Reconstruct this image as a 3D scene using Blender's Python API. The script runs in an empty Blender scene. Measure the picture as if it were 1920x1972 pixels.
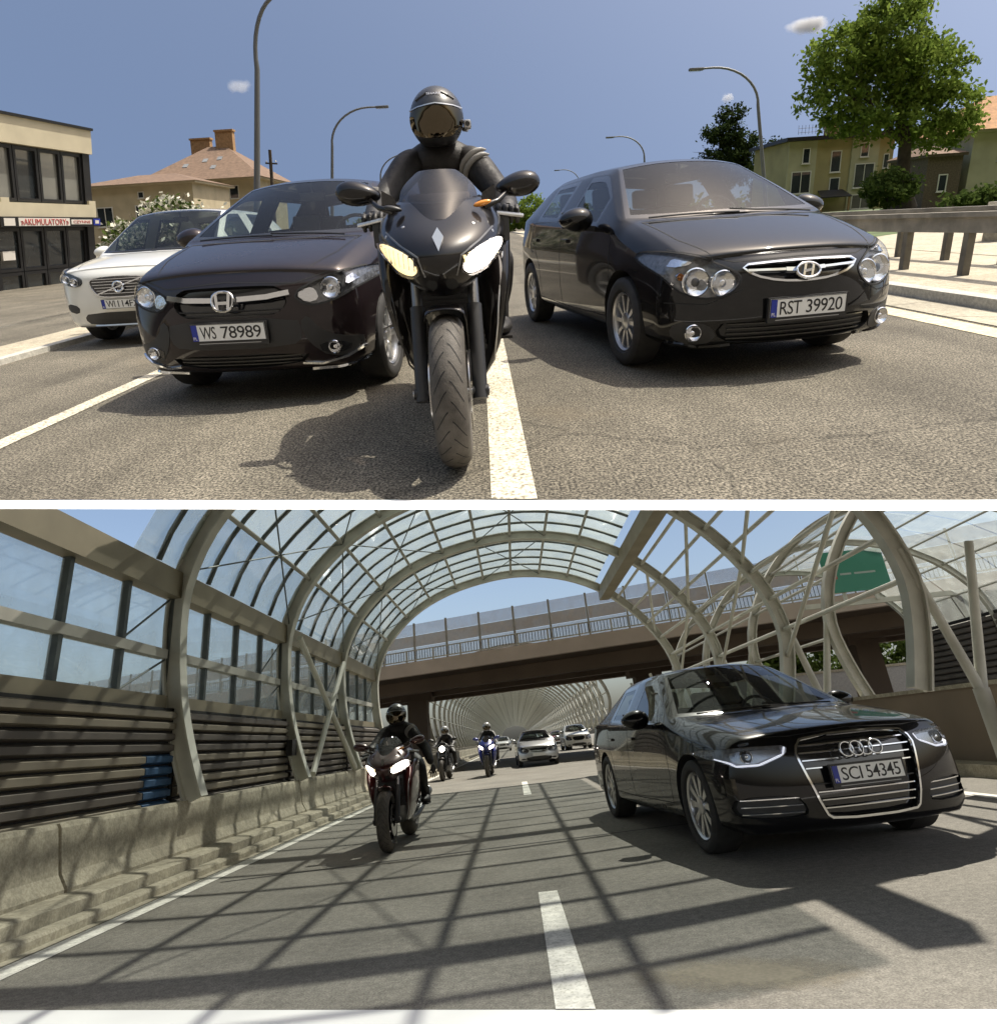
import bpy, bmesh, math, random
from mathutils import Vector, Matrix, noise
from mathutils.bvhtree import BVHTree
random.seed(7)
R = math.radians
scene = bpy.context.scene

# ---------------------------------------------------------------- camera, sky, suns, exposure
# The photograph is two views, one above the other: a street and a covered expressway.
# The expressway stands level; the street stands on a ramp slab that climbs away from the same eye point.
EYE = Vector((0.0, 0.0, 0.9))
def frame(fx, fy, roll):
    """axes (right, forward, up) of a place, written in the camera's (right, up, forward)"""
    f = Vector((fx, fy, 1.0)).normalized()
    u = Vector((0, 1, 0)); u = (u - f * u.dot(f)).normalized()
    r = u.cross(f)
    a = R(roll)
    return r * math.cos(a) + u * math.sin(a), f, u * math.cos(a) - r * math.sin(a)
ST = Matrix(frame(-0.02937, 0.37143, 4.0))     # street rows: local axes in camera coordinates
EX = Matrix(frame(0.02619, -0.41429, 6.0))     # expressway rows
G3 = EX @ ST.transposed()
G = Matrix.Translation(EYE) @ G3.to_4x4() @ Matrix.Translation(-EYE)      # street -> world
cam_d = bpy.data.cameras.new('camera'); cam = bpy.data.objects.new('camera', cam_d)
scene.collection.objects.link(cam)
c0, c1, c2 = EX.col[0], EX.col[1], EX.col[2]
cam.matrix_world = Matrix.Translation(EYE) @ Matrix((c0, c1, -c2)).transposed().to_4x4()
cam_d.sensor_fit = 'HORIZONTAL'; cam_d.sensor_width = 36.0
cam_d.lens = 36.0 * 1260.0 / 1920.0
cam_d.shift_y = -81.0 / 1920.0
cam_d.clip_start = 0.05; cam_d.clip_end = 4000
scene.camera = cam

world = bpy.data.worlds.new('World'); scene.world = world; world.use_nodes = True
wn = world.node_tree; wn.nodes.clear()
sky = wn.nodes.new('ShaderNodeTexSky'); sky.sky_type = 'NISHITA'; sky.sun_disc = False
sky.sun_elevation = R(54); sky.sun_rotation = R(133)
sky.air_density = 1.0; sky.dust_density = 4.2; sky.ozone_density = 0.0
bg = wn.nodes.new('ShaderNodeBackground'); bg.inputs['Strength'].default_value = 0.15
wo = wn.nodes.new('ShaderNodeOutputWorld')
wn.links.new(sky.outputs[0], bg.inputs[0]); wn.links.new(bg.outputs[0], wo.inputs[0])

COL_ST = bpy.data.collections.new('street'); COL_EX = bpy.data.collections.new('expressway')
scene.collection.children.link(COL_ST); scene.collection.children.link(COL_EX)
def sun(name, to_sun, strength, col):
    d = bpy.data.lights.new(name, 'SUN'); d.energy = strength; d.angle = R(0.53); d.color = (1.0, 0.94, 0.82)
    o = bpy.data.objects.new(name, d); scene.collection.objects.link(o)
    o.rotation_euler = Vector(to_sun).to_track_quat('Z', 'Y').to_euler()
    o.light_linking.receiver_collection = col; o.light_linking.blocker_collection = col
    return o
# one sun for each of the two views
sun('sun_street', G3 @ Vector((0.50, 0.18, 1.0)), 4.6, COL_ST)
sun('sun_expressway', (0.30, 0.74, 1.0), 4.9, COL_EX)

scene.render.engine = 'CYCLES'
scene.view_settings.view_transform = 'Standard'; scene.view_settings.look = 'None'
scene.view_settings.exposure = 0.40; scene.view_settings.gamma = 1.0
scene.cycles.use_denoising = True
scene.cycles.use_adaptive_sampling = True; scene.cycles.adaptive_threshold = 0.02
scene.cycles.max_bounces = 7; scene.cycles.transparent_max_bounces = 24
scene.cycles.caustics_reflective = False; scene.cycles.caustics_refractive = False
scene.cycles.sample_clamp_indirect = 4.0

# ---------------------------------------------------------------- helpers
COL = COL_ST; XF = G
def use_place(street):
    global COL, XF
    COL, XF = (COL_ST, G) if street else (COL_EX, Matrix.Identity(4))

class MB:
    """collects shapes into one mesh"""
    def __init__(s): s.v = []; s.f = []; s.m = []
    def add(s, vs, fs, m=0, xf=None):
        b = len(s.v)
        s.v += [tuple(xf @ Vector(p)) for p in vs] if xf is not None else [tuple(p) for p in vs]
        s.f += [tuple(b + i for i in f) for f in fs]; s.m += [m] * len(fs)
        return s
    def box(s, lo, hi, m=0, xf=None):
        (a, b, c), (d, e, f) = lo, hi
        return s.add([(a,b,c),(d,b,c),(d,e,c),(a,e,c),(a,b,f),(d,b,f),(d,e,f),(a,e,f)],
                     [(0,3,2,1),(4,5,6,7),(0,1,5,4),(1,2,6,5),(2,3,7,6),(3,0,4,7)], m, xf)
    def bar(s, p, q, w, h, m=0, up=(0,0,1)):
        p, q = Vector(p), Vector(q); d = (q - p).normalized(); u = Vector(up)
        if abs(d.dot(u)) > 0.98: u = Vector((0,1,0))
        r = d.cross(u).normalized(); u = r.cross(d)
        vs = [c + r*a*w/2 + u*b*h/2 for c in (p, q) for a, b in ((-1,-1),(1,-1),(1,1),(-1,1))]
        return s.add(vs, [(3,2,1,0),(4,5,6,7),(0,1,5,4),(1,2,6,5),(2,3,7,6),(3,0,4,7)], m)
    def tube(s, pts, r, n=8, m=0, closed=False, flat=1.0):
        pts = [Vector(p) for p in pts]; k = len(pts)
        rr = r if isinstance(r, (list, tuple)) else [r]*k
        vs = []; up = None
        for i, p in enumerate(pts):
            a = pts[(i-1) % k] if closed or i > 0 else p
            b = pts[(i+1) % k] if closed or i < k-1 else p
            d = (b - a).normalized()
            if up is None:
                up = Vector((0,0,1)) if abs(d.z) < 0.9 else Vector((1,0,0))
            x = d.cross(up).normalized(); up = x.cross(d).normalized()
            vs += [p + (x*math.cos(2*math.pi*j/n) + up*math.sin(2*math.pi*j/n)*flat)*rr[i] for j in range(n)]
        fs = [(i*n+j, i*n+(j+1)%n, ((i+1)%k)*n+(j+1)%n, ((i+1)%k)*n+j) for i in range(k if closed else k-1) for j in range(n)]
        if not closed: fs += [tuple(range(n))[::-1], tuple((k-1)*n+j for j in range(n))]
        return s.add(vs, fs, m)
    def lathe(s, prof, n=32, m=0, xf=None, axis='x', mats=None):
        """profile of (axial, radius) turned round the axis"""
        vs = []; b = len(s.v)
        for a, r in prof:
            for j in range(n):
                t = 2*math.pi*j/n; c, q = r*math.cos(t), r*math.sin(t)
                vs.append((a, c, q) if axis == 'x' else (c, a, q) if axis == 'y' else (c, q, a))
        s.v += [tuple(xf @ Vector(p)) for p in vs] if xf is not None else vs
        for i in range(len(prof)-1):
            s.f += [(b+i*n+j, b+(i+1)*n+j, b+(i+1)*n+(j+1)%n, b+i*n+(j+1)%n) for j in range(n)]
            s.m += [mats[i] if mats else m]*n
        return s
    def prism(s, poly, y0, y1, m=0, xf=None, axis='y'):
        """polygon of (a, b) pushed along an axis"""
        n = len(poly)
        mk = {'y': lambda a, b, t: (a, t, b), 'x': lambda a, b, t: (t, a, b), 'z': lambda a, b, t: (a, b, t)}[axis]
        vs = [mk(a, b, y0) for a, b in poly] + [mk(a, b, y1) for a, b in poly]
        fs = [tuple(range(n)), tuple(range(2*n-1, n-1, -1))] + [(i, n+i, n+(i+1)%n, (i+1)%n) for i in range(n)]
        return s.add(vs, fs, m, xf)
    def mesh(s, name, mats):
        me = bpy.data.meshes.new(name); me.from_pydata(s.v, [], s.f)
        mats = mats if isinstance(mats, (list, tuple)) else [mats]
        for q in mats: me.materials.append(q)
        if any(s.m): me.polygons.foreach_set('material_index', s.m)
        return me
    def obj(s, name, mats, parent=None, smooth=None, fix=True):
        return mobj(name, s.mesh(name, mats), parent, smooth, fix)

def mobj(name, me, parent=None, smooth=None, fix=True):
    if fix:
        bm = bmesh.new(); bm.from_mesh(me); bmesh.ops.recalc_face_normals(bm, faces=bm.faces); bm.to_mesh(me); bm.free()
    if smooth:
        me.shade_smooth(); me.set_sharp_from_angle(angle=R(smooth))
    me.update()
    o = bpy.data.objects.new(name, me); COL.objects.link(o)
    if parent is not None: o.parent = parent
    else: o.matrix_world = XF
    return o
def tag(o, label, cat, group=None):
    o['label'] = label; o['category'] = cat
    if group: o['group'] = group
    return o
def structure(o): o['kind'] = 'structure'; return o
def thing(name, label, cat, loc=(0,0,0), rz=0.0, group=None, scale=1.0, tilt=0.0):
    o = bpy.data.objects.new(name, None); COL.objects.link(o); o.empty_display_size = 0.1
    o.matrix_world = XF @ Matrix.Translation(loc) @ Matrix.Rotation(rz, 4, 'Z') @ Matrix.Rotation(tilt, 4, 'Y') @ Matrix.Scale(scale, 4)
    return tag(o, label, cat, group)
def dup(o, parent=None):
    c = o.copy(); COL.objects.link(c)
    if parent is not None: c.parent = parent
    for ch in list(o.children): dup(ch, c)
    return c
def chaikin(poly, it=2, closed=True):
    p = [Vector(q) for q in poly]
    for _ in range(it):
        n = len(p); o = []
        for i in range(n if closed else n-1):
            a, b = p[i], p[(i+1) % n]
            o += [a*0.75 + b*0.25, a*0.25 + b*0.75]
        if not closed: o = [p[0]] + o + [p[-1]]
        p = o
    return [tuple(q) for q in p]
def arc(c, r, a0, a1, n, plane='xz'):
    out = []
    for i in range(n+1):
        t = R(a0 + (a1-a0)*i/n); a, b = r*math.cos(t), r*math.sin(t)
        out.append({'xz': (c[0]+a, c[1], c[2]+b), 'yz': (c[0], c[1]+a, c[2]+b), 'xy': (c[0]+a, c[1]+b, c[2])}[plane])
    return out

# ---------------------------------------------------------------- materials
def M(name, col, rough=0.5, metal=0.0, coat=0.0, var=0.0, vscale=8.0, bump=0.0, bscale=60.0, emit=0.0, ecol=None, rvar=0.0, dark=None, dscale=3.0, spec=0.5, detail=4.0):
    m = bpy.data.materials.new(name); m.use_nodes = True
    nt = m.node_tree; L = nt.links.new; b = nt.nodes['Principled BSDF']
    b.inputs['Base Color'].default_value = (*col, 1); b.inputs['Roughness'].default_value = rough
    b.inputs['Metallic'].default_value = metal; b.inputs['Coat Weight'].default_value = coat
    b.inputs['Coat Roughness'].default_value = 0.04; b.inputs['Specular IOR Level'].default_value = spec
    tc = nt.nodes.new('ShaderNodeTexCoord')
    def noi(scale, det=detail):
        n = nt.nodes.new('ShaderNodeTexNoise'); n.inputs['Scale'].default_value = scale; n.inputs['Detail'].default_value = det
        L(tc.outputs['Object'], n.inputs['Vector']); return n
    src = None
    if var > 0:
        n = noi(vscale); mp = nt.nodes.new('ShaderNodeMapRange'); mp.inputs['From Min'].default_value = 0.3; mp.inputs['From Max'].default_value = 0.7
        mp.inputs['To Min'].default_value = 1-var; mp.inputs['To Max'].default_value = 1+var
        L(n.outputs['Fac'], mp.inputs['Value'])
        mx = nt.nodes.new('ShaderNodeMix'); mx.data_type = 'RGBA'; mx.blend_type = 'MULTIPLY'; mx.inputs['Factor'].default_value = 1
        mx.inputs['A'].default_value = (*col, 1); L(mp.outputs[0], mx.inputs['B']); src = mx.outputs['Result']
    if dark is not None:
        n = noi(dscale, 6); rp = nt.nodes.new('ShaderNodeMapRange'); rp.inputs['From Min'].default_value = 0.5; rp.inputs['From Max'].default_value = 0.68
        L(n.outputs['Fac'], rp.inputs['Value'])
        mx = nt.nodes.new('ShaderNodeMix'); mx.data_type = 'RGBA'
        if src is not None: L(src, mx.inputs['A'])
        else: mx.inputs['A'].default_value = (*col, 1)
        mx.inputs['B'].default_value = (*dark, 1); L(rp.outputs[0], mx.inputs['Factor']); src = mx.outputs['Result']
    if src is not None: L(src, b.inputs['Base Color'])
    if rvar > 0:
        n = noi(vscale*1.7); mp = nt.nodes.new('ShaderNodeMapRange'); mp.inputs['To Min'].default_value = max(0, rough-rvar); mp.inputs['To Max'].default_value = min(1, rough+rvar)
        L(n.outputs['Fac'], mp.inputs['Value']); L(mp.outputs[0], b.inputs['Roughness'])
    if bump > 0:
        n = noi(bscale, 5); bp = nt.nodes.new('ShaderNodeBump'); bp.inputs['Strength'].default_value = bump; bp.inputs['Distance'].default_value = 0.01
        L(n.outputs['Fac'], bp.inputs['Height']); L(bp.outputs[0], b.inputs['Normal'])
    if emit > 0:
        b.inputs['Emission Color'].default_value = (*(ecol or col), 1); b.inputs['Emission Strength'].default_value = emit
    return m
def glass(name, tint=(0.6,0.68,0.68), ior=1.5, rough=0.0, haze=0.0, hcol=(0.6,0.65,0.65), gain=1.0, milky=False):
    """thin pane: transparent with a Fresnel reflection and a little dust"""
    m = bpy.data.materials.new(name); m.use_nodes = True
    nt = m.node_tree; L = nt.links.new; nt.nodes.clear()
    o = nt.nodes.new('ShaderNodeOutputMaterial')
    t = nt.nodes.new('ShaderNodeBsdfTransparent'); t.inputs[0].default_value = (*tint, 1)
    g = nt.nodes.new('ShaderNodeBsdfGlossy'); g.inputs['Roughness'].default_value = rough
    f = nt.nodes.new('ShaderNodeLayerWeight'); f.inputs['Blend'].default_value = 0.5
    f0 = min(1.0, gain*((ior-1)/(ior+1))**2)
    pw = nt.nodes.new('ShaderNodeMath'); pw.operation = 'POWER'; pw.inputs[1].default_value = 5.0; L(f.outputs['Facing'], pw.inputs[0])
    mu = nt.nodes.new('ShaderNodeMath'); mu.operation = 'MULTIPLY_ADD'; mu.use_clamp = True; mu.inputs[1].default_value = 1-f0; mu.inputs[2].default_value = f0
    L(pw.outputs[0], mu.inputs[0])
    base = t.outputs[0]
    if haze > 0:
        d = nt.nodes.new('ShaderNodeBsdfTranslucent' if milky else 'ShaderNodeBsdfDiffuse'); d.inputs[0].default_value = (*hcol, 1)
        tc = nt.nodes.new('ShaderNodeTexCoord'); n = nt.nodes.new('ShaderNodeTexNoise'); n.inputs['Scale'].default_value = 2.5; n.inputs['Detail'].default_value = 5
        L(tc.outputs['Object'], n.inputs['Vector'])
        mp = nt.nodes.new('ShaderNodeMapRange'); mp.inputs['To Min'].default_value = haze*0.4; mp.inputs['To Max'].default_value = haze*1.6; L(n.outputs['Fac'], mp.inputs['Value'])
        x0 = nt.nodes.new('ShaderNodeMixShader'); L(mp.outputs[0], x0.inputs[0]); L(t.outputs[0], x0.inputs[1]); L(d.outputs[0], x0.inputs[2]); base = x0.outputs[0]
    x = nt.nodes.new('ShaderNodeMixShader')
    L(mu.outputs[0], x.inputs[0]); L(base, x.inputs[1]); L(g.outputs[0], x.inputs[2]); L(x.outputs[0], o.inputs[0])
    return m

chrome = M('chrome', (0.75,0.76,0.78), 0.08, 1.0)
alloy = M('alloy', (0.62,0.62,0.62), 0.28, 0.9, var=0.08)
rubber = M('tyre_rubber', (0.028,0.027,0.026), 0.75, var=0.25, vscale=14, bump=0.15, bscale=120)
plastic = M('black_plastic', (0.018,0.018,0.019), 0.45, var=0.2, bump=0.05, bscale=200)
gap = M('shadow_gap_rubber', (0.008,0.008,0.008), 0.8)
gloss_black = M('gloss_black', (0.012,0.012,0.013), 0.12, coat=0.6)
cabin = M('cabin_trim', (0.045,0.044,0.042), 0.8, var=0.15, bump=0.05)
seatm = M('seat_cloth', (0.11,0.11,0.11), 0.9, var=0.15, bump=0.1, bscale=250)
steel = M('dark_steel', (0.20,0.20,0.20), 0.35, 0.9, var=0.15)
discm = M('brake_disc', (0.45,0.44,0.43), 0.25, 1.0, var=0.1)
reflector = M('lamp_reflector', (0.80,0.80,0.82), 0.14, 1.0, bump=0.5, bscale=22)
lamp_dark = M('lamp_bezel', (0.10,0.10,0.105), 0.2, 0.7)
lens = glass('lamp_lens', (0.93,0.94,0.95), 1.45)
amber = M('amber_lamp', (0.75,0.28,0.03), 0.2, coat=0.5)
win = glass('car_window', (0.55,0.60,0.58), 1.52, haze=0.008, hcol=(0.5,0.55,0.58), gain=1.5)
screen = glass('windscreen_glass', (0.70,0.76,0.75), 1.52, haze=0.006, hcol=(0.5,0.55,0.58), gain=0.9)
mirror_m = M('mirror_glass', (0.85,0.87,0.9), 0.02, 1.0)
plate_w = M('plate_white', (0.78,0.79,0.78), 0.35, var=0.03)
plate_b = M('plate_blue', (0.012,0.03,0.30), 0.35)
ink = M('plate_ink', (0.01,0.01,0.012), 0.5)
white_print = M('white_print', (0.8,0.8,0.8), 0.5)
lamp_on = M('lit_headlamp', (1,1,1), 0.3, emit=11.0, ecol=(1.0,0.86,0.74))
lamp_warm = M('warm_headlamp_glow', (1,0.9,0.6), 0.3, emit=1.3, ecol=(1.0,0.74,0.36))  # warm glow painted in as the unlit headlamp's reflection; also the lit lamp's ribs

# ---------------------------------------------------------------- lettering
_tc = {}
def text_mesh(s, size=1.0, extrude=0.0, offset=0.0, space=1.0):
    key = (s, extrude, offset, space)
    c = bpy.data.curves.new('lettering', 'FONT'); c.body = s; c.size = size; c.extrude = extrude; c.offset = offset; c.space_character = space
    c.align_x = 'CENTER'; c.align_y = 'CENTER'; c.resolution_u = 3
    o = bpy.data.objects.new('lettering', c); scene.collection.objects.link(o)
    dg = bpy.context.evaluated_depsgraph_get(); dg.update()
    me = bpy.data.meshes.new_from_object(o.evaluated_get(dg))
    bpy.data.objects.remove(o); bpy.data.curves.remove(c)
    return me
def text(name, s, w, h, mat, parent, xf, depth=0.002, offset=0.0, space=1.0):
    """lettering fitted to w x h, lying in the local x/z plane facing -y, placed with xf"""
    me = text_mesh(s, 1.0, 0.02, offset, space)
    xs = [v.co.x for v in me.vertices]; ys = [v.co.y for v in me.vertices]
    sx = w/(max(xs)-min(xs)); sy = h/(max(ys)-min(ys)); cx = (max(xs)+min(xs))/2; cy = (max(ys)+min(ys))/2
    for v in me.vertices:
        x, y, z = v.co
        v.co = xf @ Vector(((x-cx)*sx, -depth if z > 0 else 0.0, (y-cy)*sy))
    me.name = name; me.materials.clear(); me.materials.append(mat)
    return mobj(name, me, parent, fix=True)

# ---------------------------------------------------------------- cars
lamp_sheen = M('lamp_sheen', (.42,.43,.46), .2, .8)
lamp_bowl = M('lamp_bowl', (.20,.20,.205), .22, .55, var=.35, vscale=30, bump=.5, bscale=35, coat=.5)
def subdivided(name, vs, fs, mi, creases, levels, cutter=None):
    me = bpy.data.meshes.new(name); me.from_pydata(vs, [], fs)
    for i in range(5): me.materials.append(gap)
    me.polygons.foreach_set('material_index', mi)
    bm = bmesh.new(); bm.from_mesh(me); bmesh.ops.recalc_face_normals(bm, faces=bm.faces)
    if creases:
        lay = bm.edges.layers.float.get('crease_edge') or bm.edges.layers.float.new('crease_edge')
        for e in bm.edges:
            k = tuple(sorted((e.verts[0].index, e.verts[1].index)))
            if k in creases: e[lay] = creases[k]
    bm.to_mesh(me); bm.free()
    o = bpy.data.objects.new(name, me); scene.collection.objects.link(o)
    md = o.modifiers.new('s', 'SUBSURF'); md.levels = md.render_levels = levels
    co = None
    if cutter is not None:
        co = bpy.data.objects.new('cutter', cutter); scene.collection.objects.link(co)
        b = o.modifiers.new('b', 'BOOLEAN'); b.operation = 'DIFFERENCE'; b.solver = 'EXACT'; b.object = co
    dg = bpy.context.evaluated_depsgraph_get(); dg.update()
    res = bpy.data.meshes.new_from_object(o.evaluated_get(dg))
    bpy.data.objects.remove(o)
    if co: bpy.data.objects.remove(co)
    return res

def lerp(a, b, t): return a + (b-a)*t
def tab(t, xs):
    for (x0, y0), (x1, y1) in zip(xs, xs[1:]):
        if t <= x1: return lerp(y0, y1, max(0, (t-x0)/(x1-x0)))
    return xs[-1][1]

def patch(bvh, poly, view, off=0.003, thick=0.006, grid=0.04):
    """a plate cut to a 2D outline and laid on the body: view F front (x,z), L/R side (y,z), T top (x,y)"""
    bm = bmesh.new()
    f = bm.faces.new([bm.verts.new((a, b, 0)) for a, b in poly])
    for ax in (0, 1):
        lo = min(p[ax] for p in poly); hi = max(p[ax] for p in poly); n = max(1, int((hi-lo)/grid))
        for i in range(1, n):
            co = Vector((0,0,0)); co[ax] = lo + (hi-lo)*i/n
            no = Vector((0,0,0)); no[ax] = 1
            bmesh.ops.bisect_plane(bm, geom=bm.verts[:]+bm.edges[:]+bm.faces[:], plane_co=co, plane_no=no)
    bm.verts.index_update()
    vs, ns = [], []
    for v in bm.verts:
        a, b, _ = v.co
        o, d = {'F': ((a,-6,b),(0,1,0)), 'L': ((-4,a,b),(1,0,0)), 'R': ((4,a,b),(-1,0,0)), 'T': ((a,b,5),(0,0,-1))}[view]
        h, n, _i, _d = bvh.ray_cast(Vector(o), Vector(d))
        if h is None:
            o2 = {'F': (a,0.3,b), 'L': (-0.9,a,b), 'R': (0.9,a,b), 'T': (a,b,1)}[view]
            h, n, _i, _d = bvh.find_nearest(Vector(o2))
        if n.dot(Vector(d)) > 0: n = -n
        vs.append(h + n*off); ns.append(n)
    fs = [tuple(v.index for v in f.verts) for f in bm.faces]
    be = [(e.verts[0].index, e.verts[1].index) for e in bm.edges if len(e.link_faces) == 1]
    bm.free()
    mb = MB(); mb.add(vs, fs)
    bi = sorted({i for e in be for i in e}); mp = {i: len(mb.v)+k for k, i in enumerate(bi)}
    mb.v += [tuple(vs[i]-ns[i]*thick) for i in bi]
    mb.f += [(a, b, mp[b], mp[a]) for a, b in be]; mb.m += [0]*len(be)
    return mb
def onto(bvh, pts, view, step=0.03):
    out = []
    for (a0, b0), (a1, b1) in zip(pts, pts[1:]):
        n = max(1, int(math.hypot(a1-a0, b1-b0)/step))
        out += [(lerp(a0,a1,i/n), lerp(b0,b1,i/n)) for i in range(n)]
    out.append(pts[-1]); res = []
    for a, b in out:
        o, d = {'F': ((a,-6,b),(0,1,0)), 'L': ((-4,a,b),(1,0,0)), 'R': ((4,a,b),(-1,0,0)), 'T': ((a,b,5),(0,0,-1))}[view]
        h, n, _i, _d = bvh.ray_cast(Vector(o), Vector(d))
        if h is not None:
            if n.dot(Vector(d)) > 0: n = -n
            res.append((h, n))
    return res
def seam(mb, bvh, pts, view, w=0.007, off=0.0012):
    r = onto(bvh, pts, view)
    if len(r) < 2: return
    vs = []
    for i, (h, n) in enumerate(r):
        d = (r[min(i+1, len(r)-1)][0] - r[max(i-1, 0)][0]).normalized(); x = d.cross(n).normalized()
        vs += [h + x*w/2 + n*off, h - x*w/2 + n*off]
    mb.add(vs, [(2*i, 2*i+1, 2*i+3, 2*i+2) for i in range(len(r)-1)])
def trim(mb, bvh, pts, view, w=0.02, h=0.010):
    """raised strip laid on the body"""
    r = onto(bvh, pts, view)
    if len(r) < 2: return
    vs = []
    for i, (p, n) in enumerate(r):
        d = (r[min(i+1, len(r)-1)][0] - r[max(i-1, 0)][0]).normalized(); x = d.cross(n).normalized()
        b0 = n*(h-.016) if h < 0 else n*0
        vs += [p + x*w/2 + b0, p + x*w/3 + n*h, p - x*w/3 + n*h, p - x*w/2 + b0]
    k = len(r)
    mb.add(vs, [(4*i+j, 4*i+j+1, 4*i+j+5, 4*i+j+4) for i in range(k-1) for j in range(3)] + [(0,1,2,3), (4*k-4,4*k-3,4*k-2,4*k-1)])

def wheel_meshes(Rw, wt, spokes, style, rimm, rim_r):
    t = MB(); n = 48; h = wt/2
    t.lathe([(-h*0.62, rim_r), (-h*0.92, rim_r+0.02), (-h, (rim_r+Rw)/2), (-h*0.96, Rw-0.025), (-h*0.8, Rw-0.006), (-h*0.3, Rw), (h*0.3, Rw), (h*0.8, Rw-0.006), (h*0.96, Rw-0.025), (h, (rim_r+Rw)/2), (h*0.92, rim_r+0.02), (h*0.62, rim_r)], n)
    tm = t.mesh('wheel', rubber)
    r = MB(); o = h*0.80          # outer face at +x
    r.lathe([(-h*0.6, rim_r-0.03), (-h*0.7, rim_r+0.005), (o-0.012, rim_r+0.008), (o, rim_r), (o-0.012, rim_r-0.016), (o-0.04, rim_r-0.024), (-h*0.6, rim_r-0.03)], n)
    r.lathe([(o-0.05, 0.0005), (o-0.05, 0.07), (o-0.012, 0.062), (o-0.004, 0.03), (o-0.004, 0.0005)], 20)
    for i in range(spokes):
        a = 2*math.pi*i/spokes
        for da in ((-0.07, 0.07) if style == 'twin' else (0.0,)):
            w0, w1 = (0.020, 0.028) if style == 'twin' else (0.05, 0.075) if spokes < 8 else (0.022, 0.034)
            c0, c1 = math.cos(a+da*1.6), math.sin(a+da*1.6); e0, e1 = math.cos(a+da), math.sin(a+da)
            p = Vector((o-0.022, 0.045*c0, 0.045*c1)); q = Vector((o-0.018, (rim_r-0.012)*e0, (rim_r-0.012)*e1))
            d = (q-p).normalized(); x = Vector((1,0,0)); s = d.cross(x).normalized()
            vs = [p-s*w0/2-x*.02, p+s*w0/2-x*.02, p+s*w0/2, p-s*w0/2, q-s*w1/2-x*.02, q+s*w1/2-x*.02, q+s*w1/2, q-s*w1/2]
            r.add(vs, [(3,2,1,0),(4,5,6,7),(0,1,5,4),(1,2,6,5),(2,3,7,6),(3,0,4,7)])
    rm = r.mesh('rim', rimm)
    d = MB(); d.lathe([(-0.02, 0.05), (-0.02, rim_r*0.72), (0.0, rim_r*0.72), (0.0, 0.05), (-0.02, 0.05)], 28)
    d.lathe([(-h*0.6, 0.0005), (-h*0.6, rim_r-0.02)], 24, m=1)
    dm = d.mesh('brake_disc', [steel, gap])
    for m_ in (tm, rm, dm):
        m_.shade_smooth(); m_.set_sharp_from_angle(angle=R(35))
    return tm, rm, dm

def plate(root, chars, y, z, w=0.52, h=0.114, tilt=0.0, dealer=True, x=0.0):
    xf = Matrix.Translation((x, y, z)) @ Matrix.Rotation(tilt, 4, 'X')
    mb = MB()
    if dealer: mb.box((-w/2-0.012, -0.004, -h/2-0.028), (w/2+0.012, 0.014, h/2+0.008), 0, xf)
    fr = mb.obj('plate_holder', plastic, root) if dealer else None
    p = MB(); o = [(-w/2,-h/2),(w/2,-h/2),(w/2,h/2),(-w/2,h/2)]
    o = [(a*1.0, b) for a, b in o]
    p.prism(o, -0.0075, -0.003, 0, xf)
    pl = p.obj('number_plate', plate_w, root)
    MB().prism([(-w/2+.002,-h/2+.002),(-w/2+0.045,-h/2+.002),(-w/2+0.045,h/2-.002),(-w/2+.002,h/2-.002)], -0.0088, -0.0065, 0, xf).obj('blue_band', plate_b, pl)
    text('country_code', 'PL', 0.026, 0.020, white_print, pl, xf @ Matrix.Translation((-w/2+0.023, -0.0089, -h/2+0.022)), 0.0008)
    b = MB(); e = 0.004
    for q in (((-w/2, -h/2), (w/2, -h/2+e)), ((-w/2, h/2-e), (w/2, h/2)), ((-w/2, -h/2), (-w/2+e, h/2)), ((w/2-e, -h/2), (w/2, h/2))):
        b.prism([(q[0][0],q[0][1]),(q[1][0],q[0][1]),(q[1][0],q[1][1]),(q[0][0],q[1][1])], -0.0095, -0.007, 0, xf)
    b.obj('plate_rim', ink, pl)
    gs = chars.split(); tot = sum(len(g) for g in gs) + .55*(len(gs)-1); x0 = -w/2+.062; cw = (w-.088)/tot
    for g in gs:
        ww = cw*len(g)
        text('registration', g, ww-cw*.10, h*0.70, ink, pl, xf @ Matrix.Translation((x0+ww/2, -0.0078, 0)), 0.0012, offset=0.002, space=.92); x0 += ww + cw*.55
    if dealer:
        MB().prism([(-w*.42,-h/2-.017),(w*.42,-h/2-.017),(w*.42,-h/2-.012),(-w*.42,-h/2-.012)], -.0055, -.0035, 0, xf).obj('dealer_line', M('dim_print', (.35,.35,.35), .5) if 'dim_print' not in bpy.data.materials else bpy.data.materials['dim_print'], fr)

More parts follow.
